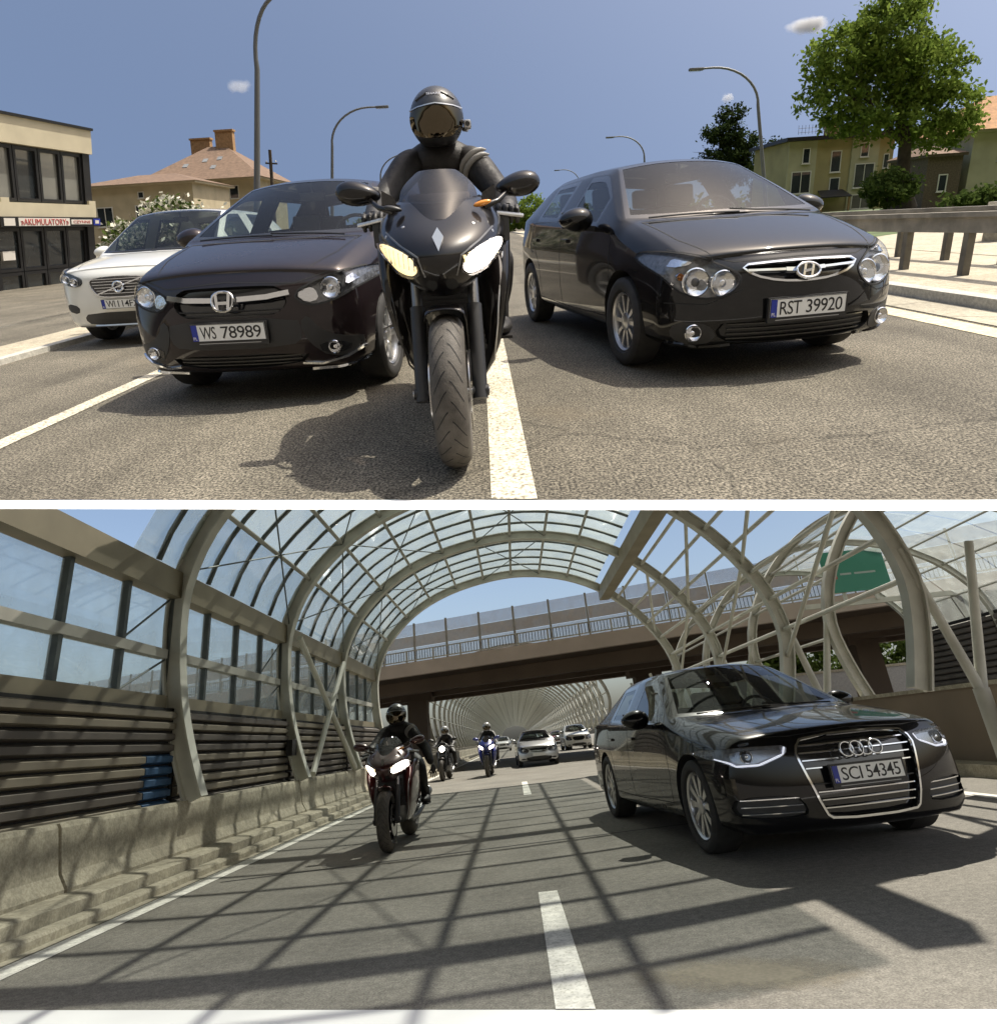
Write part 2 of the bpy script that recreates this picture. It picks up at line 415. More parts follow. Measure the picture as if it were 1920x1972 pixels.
def car_body(S):
    hw, L = S['hw'], S['L']; zn, zc, zr = S['z_nose'], S['z_cowl'], S['z_roof']
    yc, yh, yrh, ytb = S['y_cowl'], S['y_header'], S['y_rear_header'], S['y_tail_base']
    bf, br = S['belt_f'], S['belt_r']; wr = S['w_roof']; zb = S.get('zb', 0.2); yb = S['y_b']; ycp = S['y_c']
    yd = S['z_deck']
    def hood(y): t = max(0, min(1, y/yc)); return zn + (zc-zn)*(1-(1-t)**S.get('hood_pow', 1.4))
    def belt(y): return lerp(bf, br, max(0, min(1, (y-yc)/(ytb-yc))))
    st = []
    def hs(y, kw, zbb, drop, k6, kn=1.0):
        z = hood(y); e = S.get('hood_edge', 0.04)
        st.append((y, zbb, hw*kw, hw*kw*k6, z-drop, (hw*kw*k6*0.955, z-drop*0.45), (hw*kw*k6*0.86*kn, z-e*0.35), z+e*0.35, z+e*0.5, 0.0))
    hs(0.0, 0.935, zb+0.04, 0.10, 0.955)
    hs(0.12, 0.96, zb+0.01, 0.11, 0.96)
    hs(0.42, 0.975, zb, 0.125, 0.96)
    hs(S['yf'], 1.0, zb, 0.12, 0.955)
    hs(lerp(S['yf'], yc, 0.62), 0.995, zb, 0.10, 0.95)
    rail = zr - S.get('rail_drop', 0.055)
    c7, c8 = (hw*0.925, bf+0.03), (hw*0.86, bf+0.055)
    h7, h8 = (wr+0.035, rail-0.045), (wr-0.03, rail)
    st.append((yc, zb, hw*0.99, hw*0.955, bf, c7, c8, zc-0.005, zc+0.01, S.get('cv', 0.16)))
    st.append((lerp(yc,yh,.5), zb, hw*0.985, hw*0.955, belt(lerp(yc,yh,.5)), (lerp(c7[0],h7[0],.47), lerp(c7[1],h7[1],.50)), (lerp(c8[0],h8[0],.48), lerp(c8[1],h8[1],.53)), lerp(zc,zr,.55), lerp(zc,zr,.57), 0.12))
    st.append((yh, zb, hw*0.985, hw*0.955, belt(yh), h7, h8, zr-0.018, zr-0.012, 0.08))
    for y in (yb-0.05, yb+0.05):
        st.append((y, zb, hw*0.985, hw*0.95, belt(y), (wr+0.035, rail-0.035), (wr-0.03, rail+0.012), zr, zr+0.008, 0.0))
    st.append((ycp, zb, hw*0.99, hw*0.945, belt(ycp), (wr+0.03, rail-0.05), (wr-0.035, rail-0.005), zr-0.02, zr-0.012, 0.0))
    st.append((yrh, zb, hw*0.99, hw*0.94, belt(yrh), (wr+0.025, rail-0.075), (wr-0.05, rail-0.03), zr-0.045, zr-0.04, -0.03))
    st.append((ytb, zb+0.01, hw*0.97, hw*0.90, br, (hw*0.84, br+0.05), (hw*0.76, yd-0.01), yd, yd+0.005, -0.05))
    st.append((L-0.10, zb+0.04, hw*0.95, hw*0.88, br-0.02, (hw*0.82, yd-0.06), (hw*0.74, yd-0.04), yd-0.03, yd-0.025, -0.02))
    st.append((L, zb+0.08, hw*0.88, hw*0.84, br-0.08, (hw*0.80, yd-0.12), (hw*0.72, yd-0.10), yd-0.09, yd-0.09, 0.0))
    vs = []; nose = S['nose']
    def ring(q, first):
        y, zb_, w, wb, zt, p7, p8, z9, z10, cv = q; D = zt - zb_
        h = [(0, zb_), (.42*w, zb_), (.84*w, zb_), (.97*w, zb_+.06), (w, zb_+.36*D), (w*S.get('k5', .995), zb_+.70*D), (wb, zt), p7, p8, (.54*p8[0], z9), (0, z10)]
        if first: return [(x, tab(z, nose), z) for x, z in h]
        return [(x, y-(cv if i == 10 else cv*.72 if i == 9 else 0), z) for i, (x, z) in enumerate(h)]
    rows = []
    for i, q in enumerate(st):
        h = ring(q, i == 0)
        row = [h[0]] + h[1:10] + [h[10]] + [(-x, y, z) for x, y, z in h[9:0:-1]]
        rows.append([len(vs)+j for j in range(20)]); vs += row
    fs, mi = [], []
    names = S.get('rear_glass', (11, 12))
    for i in range(len(rows)-1):
        for j in range(20):
            seg = j if j < 10 else 19 - j
            m = 0
            if seg == 6 and i in S['side_glass']: m = 1
            if seg in (8, 9) and i in (5, 6): m = 2
            if seg in (8, 9) and i == 11: m = 3
            fs.append((rows[i][j], rows[i][(j+1)%20], rows[i+1][(j+1)%20], rows[i+1][j])); mi.append(m)
    for ri, first in ((0, True), (len(rows)-1, False)):
        rw = rows[ri]; grid = []
        P = lambda j: rw[j]; N = lambda j: rw[(20-j) % 20]
        for j in range(2, 9):
            if j == 2: grid.append([N(2), N(1), P(0), P(1), P(2)])
            elif j == 8: grid.append([N(8), N(9), P(10), P(9), P(8)])
            else:
                x, y, z = vs[P(j)]; b = len(vs)
                zz = z + (0.012 if j > 5 else 0)
                vs += [(-x*.54, y, zz), (0, y, zz), (x*.54, y, zz)]
                grid.append([N(j), b, b+1, b+2, P(j)])
        for a in range(6):
            for c in range(4):
                f = (grid[a][c], grid[a][c+1], grid[a+1][c+1], grid[a+1][c]); fs.append(f if first else f[::-1]); mi.append(0)
    bow, bl = S['bow'], S['bow_len']
    out = []
    for x, y, z in vs:
        k = abs(x)/hw
        if y < bl: y += bow*k**S.get('bow_pow', 3.6)*max(0, 1-y/bl)**1.2
        if y > L-0.9: y -= 0.22*k**2.4*max(0, 1-(L-y)/0.9)
        out.append((x, y, z))
    cr = {}
    def c(i, j, i2, j2, v):
        a, b = rows[i][j % 20], rows[i2][j2 % 20]; cr[tuple(sorted((a, b)))] = v
    for i in range(len(rows)-1):
        for j, v in ((6, S.get('crease_belt', .6)), (14, S.get('crease_belt', .6)), (5, S.get('crease_side', .55)), (15, S.get('crease_side', .55)), (2, .6), (18, .6), (3, .5), (17, .5)):
            c(i, j, i+1, j, v)
        for j in (8, 12): c(i, j, i+1, j, .6 if i >= 5 else S.get('crease_hood', .6))
        if i >= 5:
            for j in (7, 13): c(i, j, i+1, j, .55)
    for j in range(7, 13): c(0, j, 0, j+1, S.get('crease_nose', .8)); c(5, j, 5, j+1, .55); c(7, j, 7, j+1, .45)
    cm = MB(); rw_ = S['wheel_r'] + S.get('arch', 0.045)
    for y in (S['yf'], S['yr']):
        for s in (-1, 1):
            x0, x1 = (S['track']-0.17), hw+0.3
            cm.lathe([(s*x0, 0.0005), (s*x0, rw_), (s*x1, rw_), (s*x1, 0.0005)], 48, m=4, xf=Matrix.Translation((0, y, S['wheel_r'])))
    cme = cm.mesh('cutter', [gap]*5)
    bm = bmesh.new(); bm.from_mesh(cme); bmesh.ops.remove_doubles(bm, verts=bm.verts, dist=0.002); bmesh.ops.recalc_face_normals(bm, faces=bm.faces); bm.to_mesh(cme); bm.free()
    return subdivided('body', out, fs, mi, cr, S.get('levels', 3), cme)

def cut_lamps(me, bvh, polys):
    """sink the lamp openings into the shell; the floor follows the body"""
    cm = MB()
    for poly, dp, mi_ in polys:
        pb = patch(bvh, poly, 'F', 0.0, 0.0, .04)
        bm = bmesh.new(); vs = [bm.verts.new((x, y+dp, z)) for x, y, z in pb.v]
        for f in pb.f:
            try: bm.faces.new([vs[i] for i in f])
            except ValueError: pass
        bmesh.ops.remove_doubles(bm, verts=bm.verts, dist=1e-4)
        bmesh.ops.dissolve_degenerate(bm, dist=1e-5, edges=bm.edges)
        be = [e for e in bm.edges if len(e.link_faces) == 1]
        r = bmesh.ops.extrude_edge_only(bm, edges=be)
        top = [v for v in r['geom'] if isinstance(v, bmesh.types.BMVert)]
        for v in top: v.co.y = -.6
        te = [e for e in bm.edges if len(e.link_faces) == 1]
        bmesh.ops.contextual_create(bm, geom=te)
        bmesh.ops.recalc_face_normals(bm, faces=bm.faces); bm.verts.index_update()
        cm.add([tuple(v.co) for v in bm.verts], [tuple(v.index for v in f.verts) for f in bm.faces], mi_); bm.free()
    cme = cm.mesh('cutter', [gap]*6)
    me.materials.append(gap)
    o = bpy.data.objects.new('shell', me); scene.collection.objects.link(o)
    co = bpy.data.objects.new('cutter', cme); scene.collection.objects.link(co)
    b = o.modifiers.new('b', 'BOOLEAN'); b.operation = 'DIFFERENCE'; b.solver = 'EXACT'; b.object = co
    dg = bpy.context.evaluated_depsgraph_get(); dg.update()
    res = bpy.data.meshes.new_from_object(o.evaluated_get(dg)); bpy.data.objects.remove(o); bpy.data.objects.remove(co)
    return res if len(res.polygons) > .85*len(me.polygons) else me

def split_body(me, paint, root):
    """body, panes and black pane borders from the subdivided shell"""
    bm = bmesh.new(); bm.from_mesh(me); bm.faces.ensure_lookup_table()
    ring = set()
    for f in bm.faces:
        if f.material_index in (1, 2, 3):
            for e in f.edges:
                if any(g.material_index != f.material_index for g in e.link_faces): ring.add(f)
    mats = {}
    for f in ring: f.material_index = 6
    def comp(k):
        todo = {f for f in bm.faces if f.material_index == k}; out = []
        while todo:
            s = [todo.pop()]; g = []
            while s:
                f = s.pop(); g.append(f)
                for e in f.edges:
                    for h in e.link_faces:
                        if h in todo: todo.remove(h); s.append(h)
            out.append(g)
        return out
    for k, nm, mt in ((1, 'side_window', win), (2, 'windscreen', screen), (3, 'rear_window', win)):
        for g in comp(k):
            if len(g) < 12: continue
            idx = {}; vs = []; fs = []
            for f in g:
                r = []
                for v in f.verts:
                    if v.index not in idx: idx[v.index] = len(vs); vs.append(tuple(v.co - v.normal*0.002))
                    r.append(idx[v.index])
                fs.append(tuple(r))
            MB().add(vs, fs).obj(nm, mt, root, smooth=60)
    bmesh.ops.delete(bm, geom=[f for f in bm.faces if f.material_index in (1, 2, 3)], context='FACES')
    b = bpy.data.meshes.new('body'); bm.to_mesh(b); bm.free()
    for q in (paint, paint, paint, paint, gap, lamp_bowl, gloss_black): b.materials.append(q)
    return mobj('body', b, root, smooth=32, fix=False)

def interior(root, S, hand=1):
    hw = S['hw']; yc, zc = S['y_cowl'], S['belt_f']
    d = MB(); pr = [(yc+0.02, zc-0.02), (yc+0.30, zc+0.03), (yc+0.62, zc-0.01), (yc+0.70, zc-0.12), (yc+0.62, zc-0.35), (yc+0.05, zc-0.35)]
    d.prism(pr, -hw*0.86, hw*0.86, axis='x'); d.obj('dashboard', cabin, root, smooth=30)
    MB().box((-hw*0.85, yc+0.1, 0.25), (hw*0.85, S['y_tail_base']-0.15, 0.33)).obj('cabin_floor', cabin, root)
    for y, xs in ((yc+1.05, (-0.36, 0.36)), (yc+1.95, (-0.40, 0.40))):
        for x in xs:
            s = MB(); k = 0.24
            a = Matrix.Translation((x, y, 0.40))
            s.add(*rbox((k, 0.26, 0.09)), xf=a)
            s.add(*rbox((k*.95, 0.07, 0.33)), xf=a @ Matrix.Translation((0, .30, .36)) @ Matrix.Rotation(R(-14), 4, 'X'))
            s.add(*rbox((0.13, 0.05, 0.09)), xf=a @ Matrix.Translation((0, .40, .79)) @ Matrix.Rotation(R(-10), 4, 'X'))
            s.obj('seat', seatm, root, smooth=50)
    w = MB(); c = Matrix.Translation((hand*0.36, yc+0.72, zc+0.02)) @ Matrix.Rotation(R(-24), 4, 'X')
    w.tube([c @ Vector((0.185*math.cos(t*math.pi/12), 0, 0.185*math.sin(t*math.pi/12))) for t in range(24)], 0.016, 8, closed=True)
    for a in (200, 340, 270):
        w.tube([c @ Vector((0,0.02,0)), c @ Vector((0.18*math.cos(R(a)), 0, 0.18*math.sin(R(a))))], 0.016, 6)
    w.lathe([(-0.02, .0005), (-0.02, 0.06), (0.03, 0.07), (0.03, .0005)], 16, xf=c, axis='y')
    w.obj('steering_wheel', cabin, root, smooth=40)
    m = MB(); m.add(*rbox((0.11, 0.02, 0.035)), xf=Matrix.Translation((0, S['y_header']-0.02, S['z_roof']-0.15)))
    m.tube([(0, S['y_header']-0.02, S['z_roof']-0.14), (0, S['y_header']-0.03, S['z_roof']-0.03)], 0.012, 6)
    m.obj('rear_view_mirror', cabin, root, smooth=40)

_rb = {}
def rbox(h, r=None, seg=2):
    """rounded box, half sizes h: (verts, faces)"""
    key = (tuple(round(x, 4) for x in h), r)
    if key not in _rb:
        bm = bmesh.new(); bmesh.ops.create_cube(bm, size=2)
        for v in bm.verts: v.co = Vector((v.co.x*h[0], v.co.y*h[1], v.co.z*h[2]))
        bmesh.ops.bevel(bm, geom=bm.edges[:], offset=r or min(h)*0.55, segments=seg, affect='EDGES', profile=0.5)
        bm.verts.index_update()
        _rb[key] = ([tuple(v.co) for v in bm.verts], [tuple(v.index for v in f.verts) for f in bm.faces]); bm.free()
    return _rb[key]
def ellipsoid(rx, ry, rz, nu=20, nv=12, fn=None):
    vs, fs = [], []
    for i in range(nv+1):
        p = math.pi*i/nv
        for j in range(nu):
            t = 2*math.pi*j/nu
            v = Vector((rx*math.sin(p)*math.cos(t), ry*math.sin(p)*math.sin(t), rz*math.cos(p)))
            vs.append(fn(v) if fn else v)
    for i in range(nv):
        for j in range(nu):
            fs.append((i*nu+j, i*nu+(j+1)%nu, (i+1)*nu+(j+1)%nu, (i+1)*nu+j))
    return vs, fs

def door_mirror(root, S, paint, big=1.0):
    for s in (-1, 1):
        x, y, z = s*(S['hw']*0.99+0.055), S['y_cowl']+S.get('mirror_dy', 0.42), S['belt_f']+0.07
        mb = MB()
        def sh(v):
            v = Vector(v)
            if v.y > 0: v.y *= 0.35
            v.z *= 1 - 0.18*(v.x*s/0.12)
            return v
        a = ellipsoid(0.135*big, 0.11*big, 0.088*big, 20, 12, sh)
        mb.add(*a, xf=Matrix.Translation((x+s*0.06, y, z)))
        o = mb.obj('door_mirror', paint, root, smooth=60)
        MB().prism([(-.1,-.06),(.1,-.06),(.1,.06),(-.1,.06)], 0, .004, 0, Matrix.Translation((x+s*.06, y+.041*big, z))).obj('mirror_pane', mirror_m, o)
        f = MB(); f.bar((x-s*0.10, y+0.01, z-0.075), (x+s*0.02, y, z-0.06), 0.07, 0.04); f.obj('mirror_foot', plastic, o)

def front_badge_bar(mb, p, q, r): mb.tube([p, q], r, 6)

def make_car(name, label, S, loc, rz, scale=1.0, group=None, detail=True, steer=0.0):
    root = thing(name, label, 'car', loc, rz, group, scale)
    me = car_body(S); me.calc_loop_triangles()
    bvh = BVHTree.FromPolygons([v.co[:] for v in me.vertices], [tuple(p.vertices) for p in me.polygons])
    if S.get('lamps'):
        me = cut_lamps(me, bvh, [(chaikin([(sg*a, b) for a, b in p], it), dp, 5) for p, it, dp in S['lamps'] for sg in (1, -1)] + [(chaikin(p, it) if it else p, dp, 4) for p, it, dp in S.get('recess', ())])
    body = split_body(me, S['paint'], root)
    if detail: interior(root, S)
    tm, rm, dm = wheel_meshes(S['wheel_r'], S['tyre_w'], S['spokes'], S['spoke_style'], S.get('rim_mat', alloy), S['rim_r'])
    for y in (S['yf'], S['yr']):
        for s in (-1, 1):
            w = bpy.data.objects.new('wheel', tm); COL.objects.link(w); w.parent = root
            w.matrix_local = Matrix.Translation((s*S['track'], y, S['wheel_r'])) @ Matrix.Rotation(steer if y == S['yf'] else 0, 4, 'Z') @ Matrix.Rotation(0 if s > 0 else math.pi, 4, 'Z')
            for nm, m_ in (('rim', rm), ('brake_disc', dm)):
                c = bpy.data.objects.new(nm, m_); COL.objects.link(c); c.parent = w
    door_mirror(root, S, S.get('mirror_paint', S['paint']), S.get('mirror_big', 1.0))
    # shut lines, handles, wipers
    sm = MB(); yc, yb, ycp = S['y_cowl'], S['y_b'], S['y_c']
    for v in ('L', 'R'):
        b0 = S['belt_f']
        seam(sm, bvh, [(yc+.05, b0-.02), (yc+.02, .55), (yc+.08, .32), (yb-.1, .30), (ycp-.15, .31)], v)
        seam(sm, bvh, [(yb+.02, b0-.02), (yb+.03, .5), (yb+.0, .30)], v)
        seam(sm, bvh, [(ycp+.05, b0+.02), (S['yr']-.40, .62), (S['yr']-.44, .36)], v)
        for y in (yb-.22, ycp-.25):
            hd = MB(); trim(hd, bvh, [(y, b0-.10), (y+.17, b0-.098)], v, .032, .022); hd.obj('door_handle', S['paint'], root, smooth=40)
        if S.get('window_chrome'):
            cm = MB(); trim(cm, bvh, [(yc+.12, b0+.015), (ycp+.05, S['belt_r']*.45+b0*.55+.012)], v, .012, .006); cm.obj('window_strip', chrome, root)
    hx = S['hw']*0.74
    for s in (-1, 1):
        seam(sm, bvh, [(s*hx*.82, .20), (s*hx*.97, .5), (s*hx*1.04, yc-.12)], 'T', .008)
    seam(sm, bvh, [(-hx*1.04, yc-.13), (-hx*.5, yc-.24), (0, yc-.27), (hx*.5, yc-.24), (hx*1.04, yc-.13)], 'T', .022)
    sm.obj('shut_lines', gap, root)
    for x0, x1 in ((-.62, .02), (-.02, .58)):
        r = onto(bvh, [(x0, yc-.13+.05*abs(x0)), (x1, yc-.20)], 'T', .1)
        MB().tube([h + n*.022 for h, n in r], .007, 6).obj('wiper', plastic, root)
    S['face'](root, bvh, S)
    return root

def P(root, bvh, poly, mat, name, view='F', off=.003, thick=.008, rnd=1, mirror=False, grid=.035):
    """part laid on the body; mirror makes the twin on the other side; returns the objects"""
    out = []
    for s in ((1, -1) if mirror else (1,)):
        p = [(s*a, b) for a, b in poly] if view in 'FT' else poly
        if rnd: p = chaikin(p, rnd)
        out.append(patch(bvh, p, view, off, thick, grid).obj(name, mat, root, smooth=40))
    return out
def surf(bvh, x, z):
    h, n, _i, _d = bvh.ray_cast(Vector((x, -6, z)), Vector((0,1,0)))
    if h is None: h, n, _i, _d = bvh.find_nearest(Vector((x, .2, z)))
    return h, (n if n.y < 0 else -n)
def lamp_unit(parent, bvh, x, z, r, back, core=None, push=0.008, coremat=None):
    """round reflector with ring and bulb, standing on the face"""
    h, n = surf(bvh, x, z)
    d = (Vector((0,-1,0))*0.8 + n*0.2).normalized()
    xf = Matrix.Translation(h + n*push) @ d.to_track_quat('Y', 'Z').to_matrix().to_4x4()
    m = MB()
    m.lathe([(-.02, r*1.04), (.014, r*1.06), (.018, r*.98), (.012, r*.92), (-.006, r*.55), (-.010, r*.36), (.004, r*.32), (.010, r*.22), (.012, .0005)], 28, xf=xf, axis='y', mats=[0,0,0,1,1,0,2,2])
    return m.obj('lamp', [chrome, back, coremat or lamp_dark], parent, smooth=40)

def strips(root, bvh, lines, mat, name, w=.02, h=.012, view='F', mirror=False):
    for ln in lines:
        for s in ((1, -1) if mirror else (1,)):
            mb = MB(); trim(mb, bvh, [(s*a, b) for a, b in ln], view, w, h)
            if mb.v: mb.obj(name, mat, root, smooth=40)
def ring_strip(root, bvh, poly, mat, name, w=.02, h=.012, rnd=2):
    p = chaikin(poly, rnd) if rnd else list(poly)
    mb = MB(); trim(mb, bvh, p + [p[0]], 'F', w, h)
    return mb.obj(name, mat, root, smooth=40)
def badge_frame(bvh, z, push=.012):
    h, n = surf(bvh, 0, z); return Matrix.Translation((0, h.y - push, z)) @ Matrix.Rotation(math.atan2(n.z, -n.y), 4, 'X').inverted()

LAMP_HATCH = [(.39,.640),(.435,.565),(.52,.520),(.65,.520),(.765,.575),(.84,.70),(.845,.80),(.74,.800),(.58,.752),(.46,.69)]
LAMP_SUV = [(.43,.735),(.51,.655),(.65,.665),(.80,.730),(.865,.80),(.872,.872),(.79,.872),(.60,.820)]
LAMP_SALOON = [(.475,.735),(.50,.675),(.60,.640),(.68,.612),(.82,.612),(.885,.66),(.92,.735),(.80,.745),(.62,.742)]
GR_HATCH = [(-.40,.700),(-.2,.708),(0,.710),(.2,.708),(.40,.700),(.33,.640),(.18,.602),(0,.592),(-.18,.602),(-.33,.640)]
LI_HATCH = [(-.50,.385),(.50,.385),(.56,.30),(.44,.235),(-.44,.235),(-.56,.30)]
GR_SUV = [(-.36,.79),(-.2,.80),(.2,.80),(.36,.79),(.405,.70),(.37,.64),(.28,.605),(-.28,.605),(-.37,.64),(-.405,.70)]
LI_SUV = [(-.52,.36),(.52,.36),(.42,.265),(-.42,.265)]
GR_SAL = [(-.36,.775),(.36,.775),(.44,.70),(.425,.60),(.345,.30),(.29,.262),(-.29,.262),(-.345,.30),(-.425,.60),(-.44,.70)]
def mir(p): return [(-a, b) for a, b in p]
SI_SAL = [(.50,.425),(.86,.425),(.89,.34),(.82,.285),(.46,.285),(.44,.34)]
def face_hatch(root, bvh, S):     # hatchback with wing grille
    for s in (1, -1):
        poly = [(s*a, b) for a, b in LAMP_HATCH]
        hl = patch(bvh, chaikin(poly, 2), 'F', .003, .006, .03).obj('headlight', lens, root, smooth=50)
        rimm = MB(); pp = chaikin(poly, 2); seam(rimm, bvh, pp + [pp[0]], 'F', .012, .004); rimm.obj('lamp_rim', gap, hl)
        lamp_unit(hl, bvh, s*.655, .622, .084, reflector, push=-.030)
        lamp_unit(hl, bvh, s*.505, .612, .076, reflector, push=-.030, coremat=reflector)
        patch(bvh, chaikin([(s*a, b) for a, b in [(.70,.715),(.80,.72),(.825,.785),(.74,.775),(.64,.735)]], 2), 'F', -.022, .02, .03).obj('indicator', reflector, hl, smooth=40)
        lamp_unit(hl, bvh, s*.735, .655, .022, amber, push=-.016, coremat=amber)
        fg = P(root, bvh, [(s*.54,.27),(s*.60,.235),(s*.74,.25),(s*.79,.31),(s*.76,.38),(s*.62,.375),(s*.55,.33)], plastic, 'fog_recess', off=.004)[0]
        lamp_unit(fg, bvh, s*.665, .312, .052, reflector, push=.010, coremat=reflector)
    gr = GR_HATCH; P(root, bvh, [(a*.97, .65+(b-.65)*.95) for a, b in gr], gloss_black, 'grille', off=-.030, rnd=1)
    ring_strip(root, bvh, gr, chrome, 'grille_surround', .020, .012, 1)
    strips(root, bvh, [[(-.36,.668),(-.12,.662)], [(.36,.668),(.12,.662)]], chrome, 'grille_wing', .022, .016)
    strips(root, bvh, [[(-.13,.662),(-.07,.658)], [(.13,.662),(.07,.658)]], chrome, 'grille_wing', .036, .018)
    xf = badge_frame(bvh, .655, .034)
    b = MB(); b.tube([xf @ Vector((.078*math.cos(t*math.pi/16), 0, .046*math.sin(t*math.pi/16))) for t in range(32)], .009, 8, closed=True)
    for p, q in (((-.040,-.036),(-.012,.042)), ((.012,-.042),(.040,.036)), ((-.030,-.004),(.030,.004))):
        b.bar(xf @ Vector((p[0],0,p[1])), xf @ Vector((q[0],0,q[1])), .016, .012, up=(0,1,0))
    b.obj('badge', chrome, root, smooth=40)
    MB().prism([(.074*math.cos(t*math.pi/12), .043*math.sin(t*math.pi/12)) for t in range(24)], .004, .012, 0, xf).obj('badge_backing', gloss_black, root)
    P(root, bvh, [(a*.96, .31+(b-.31)*.93) for a, b in LI_HATCH], plastic, 'lower_intake', off=-.030)
    strips(root, bvh, [[(-.48,z),(.48,z)] for z in (.265,.295,.325,.355)], gloss_black, 'intake_slat', .012, -.012)
    strips(root, bvh, [[(.44,.232),(.60,.215),(.78,.25)]], S['paint'], 'bumper_lip', .03, .016, mirror=True)
    s_ = MB(); seam(s_, bvh, [(-.84,.50),(-.6,.485),(-.4,.565)], 'F'); seam(s_, bvh, [(.84,.50),(.6,.485),(.4,.565)], 'F'); seam(s_, bvh, [(-.74,.81),(-.42,.725),(0,.735),(.42,.725),(.74,.81)], 'F'); s_.obj('bumper_joints', gap, root)
    h, n = surf(bvh, 0, .44); plate(root, 'RST 39920', h.y-.016, .445)

def face_suv(root, bvh, S):       # small crossover
    for s in (1, -1):
        poly = [(s*a, b) for a, b in LAMP_SUV]
        hl = patch(bvh, chaikin(poly, 1), 'F', .003, .006, .03).obj('headlight', lens, root, smooth=50)
        patch(bvh, chaikin([(s*a, b) for a, b in [(.45,.735),(.52,.675),(.60,.69),(.575,.765),(.53,.775)]], 1), 'F', -.018, .02, .03).obj('indicator', reflector, hl, smooth=40)
        rimm = MB(); pp = chaikin(poly, 1); seam(rimm, bvh, pp + [pp[0]], 'F', .012, .004); rimm.obj('lamp_rim', gap, hl)
        lamp_unit(hl, bvh, s*.675, .760, .068, reflector, push=-.026, coremat=reflector)
        patch(bvh, chaikin([(s*a, b) for a, b in [(.76,.765),(.84,.81),(.85,.85),(.77,.84)]], 1), 'F', -.016, .02, .03).obj('position_lamp', reflector, hl, smooth=40)
        P(root, bvh, [(s*.46,.55),(s*.50,.42),(s*.62,.30),(s*.82,.32),(s*.87,.42),(s*.70,.44),(s*.58,.50),(s*.52,.60)], plastic, 'bumper_corner', off=.003)
        fg = P(root, bvh, [(s*.56,.41),(s*.58,.335),(s*.74,.335),(s*.76,.40)], gloss_black, 'fog_recess', off=.006)[0]
        lamp_unit(fg, bvh, s*.655, .375, .042, reflector, push=.010, coremat=reflector)
    strips(root, bvh, [[(.44,.285),(.56,.270),(.72,.300),(.85,.37)]], chrome, 'bumper_strip', .022, .016, mirror=True)
    strips(root, bvh, [[(.46,.225),(.62,.225),(.78,.25),(.86,.29)]], chrome, 'bumper_strip', .016, .016, mirror=True)
    P(root, bvh, [(a*.97, .70+(b-.70)*.95) for a, b in GR_SUV], gloss_black, 'grille', off=-.030, rnd=1)
    strips(root, bvh, [[(.085,.715),(.28,.722),(.42,.742)]], chrome, 'grille_wing', .050, .032, mirror=True)
    strips(root, bvh, [[(-.42,z),(.42,z)] for z in (.625,.65)], plastic, 'grille_slat', .012, -.010)
    xf = badge_frame(bvh, .715, .050)
    b = MB(); fr = [(-.078,.062),(.078,.062),(.066,-.062),(-.066,-.062)]
    b.tube([xf @ Vector((x,0,z)) for x, z in chaikin(fr, 2)], .009, 8, closed=True)
    for sx in (-1, 1): b.bar(xf @ Vector((sx*.036,0,-.052)), xf @ Vector((sx*.046,0,.052)), .020, .012, up=(0,1,0))
    b.bar(xf @ Vector((-.036,0,-.008)), xf @ Vector((.036,0,-.008)), .020, .012, up=(0,1,0))
    b.obj('badge', chrome, root, smooth=40)
    P(root, bvh, [(-.45,.60),(.45,.60),(.48,.46),(.40,.40),(-.40,.40),(-.48,.46)], plastic, 'centre_panel', off=.003)
    P(root, bvh, [(a*.96, .31+(b-.31)*.93) for a, b in LI_SUV], plastic, 'lower_intake', off=-.030)
    strips(root, bvh, [[(-.44,z),(.44,z)] for z in (.285,.31,.335)], gloss_black, 'intake_slat', .012, -.012)
    s_ = MB(); seam(s_, bvh, [(-.66,.86),(-.45,.80),(0,.83),(.45,.80),(.66,.86)], 'F'); s_.obj('bumper_joints', gap, root)
    h, n = surf(bvh, 0, .53); plate(root, 'WS 78989', h.y-.020, .520)

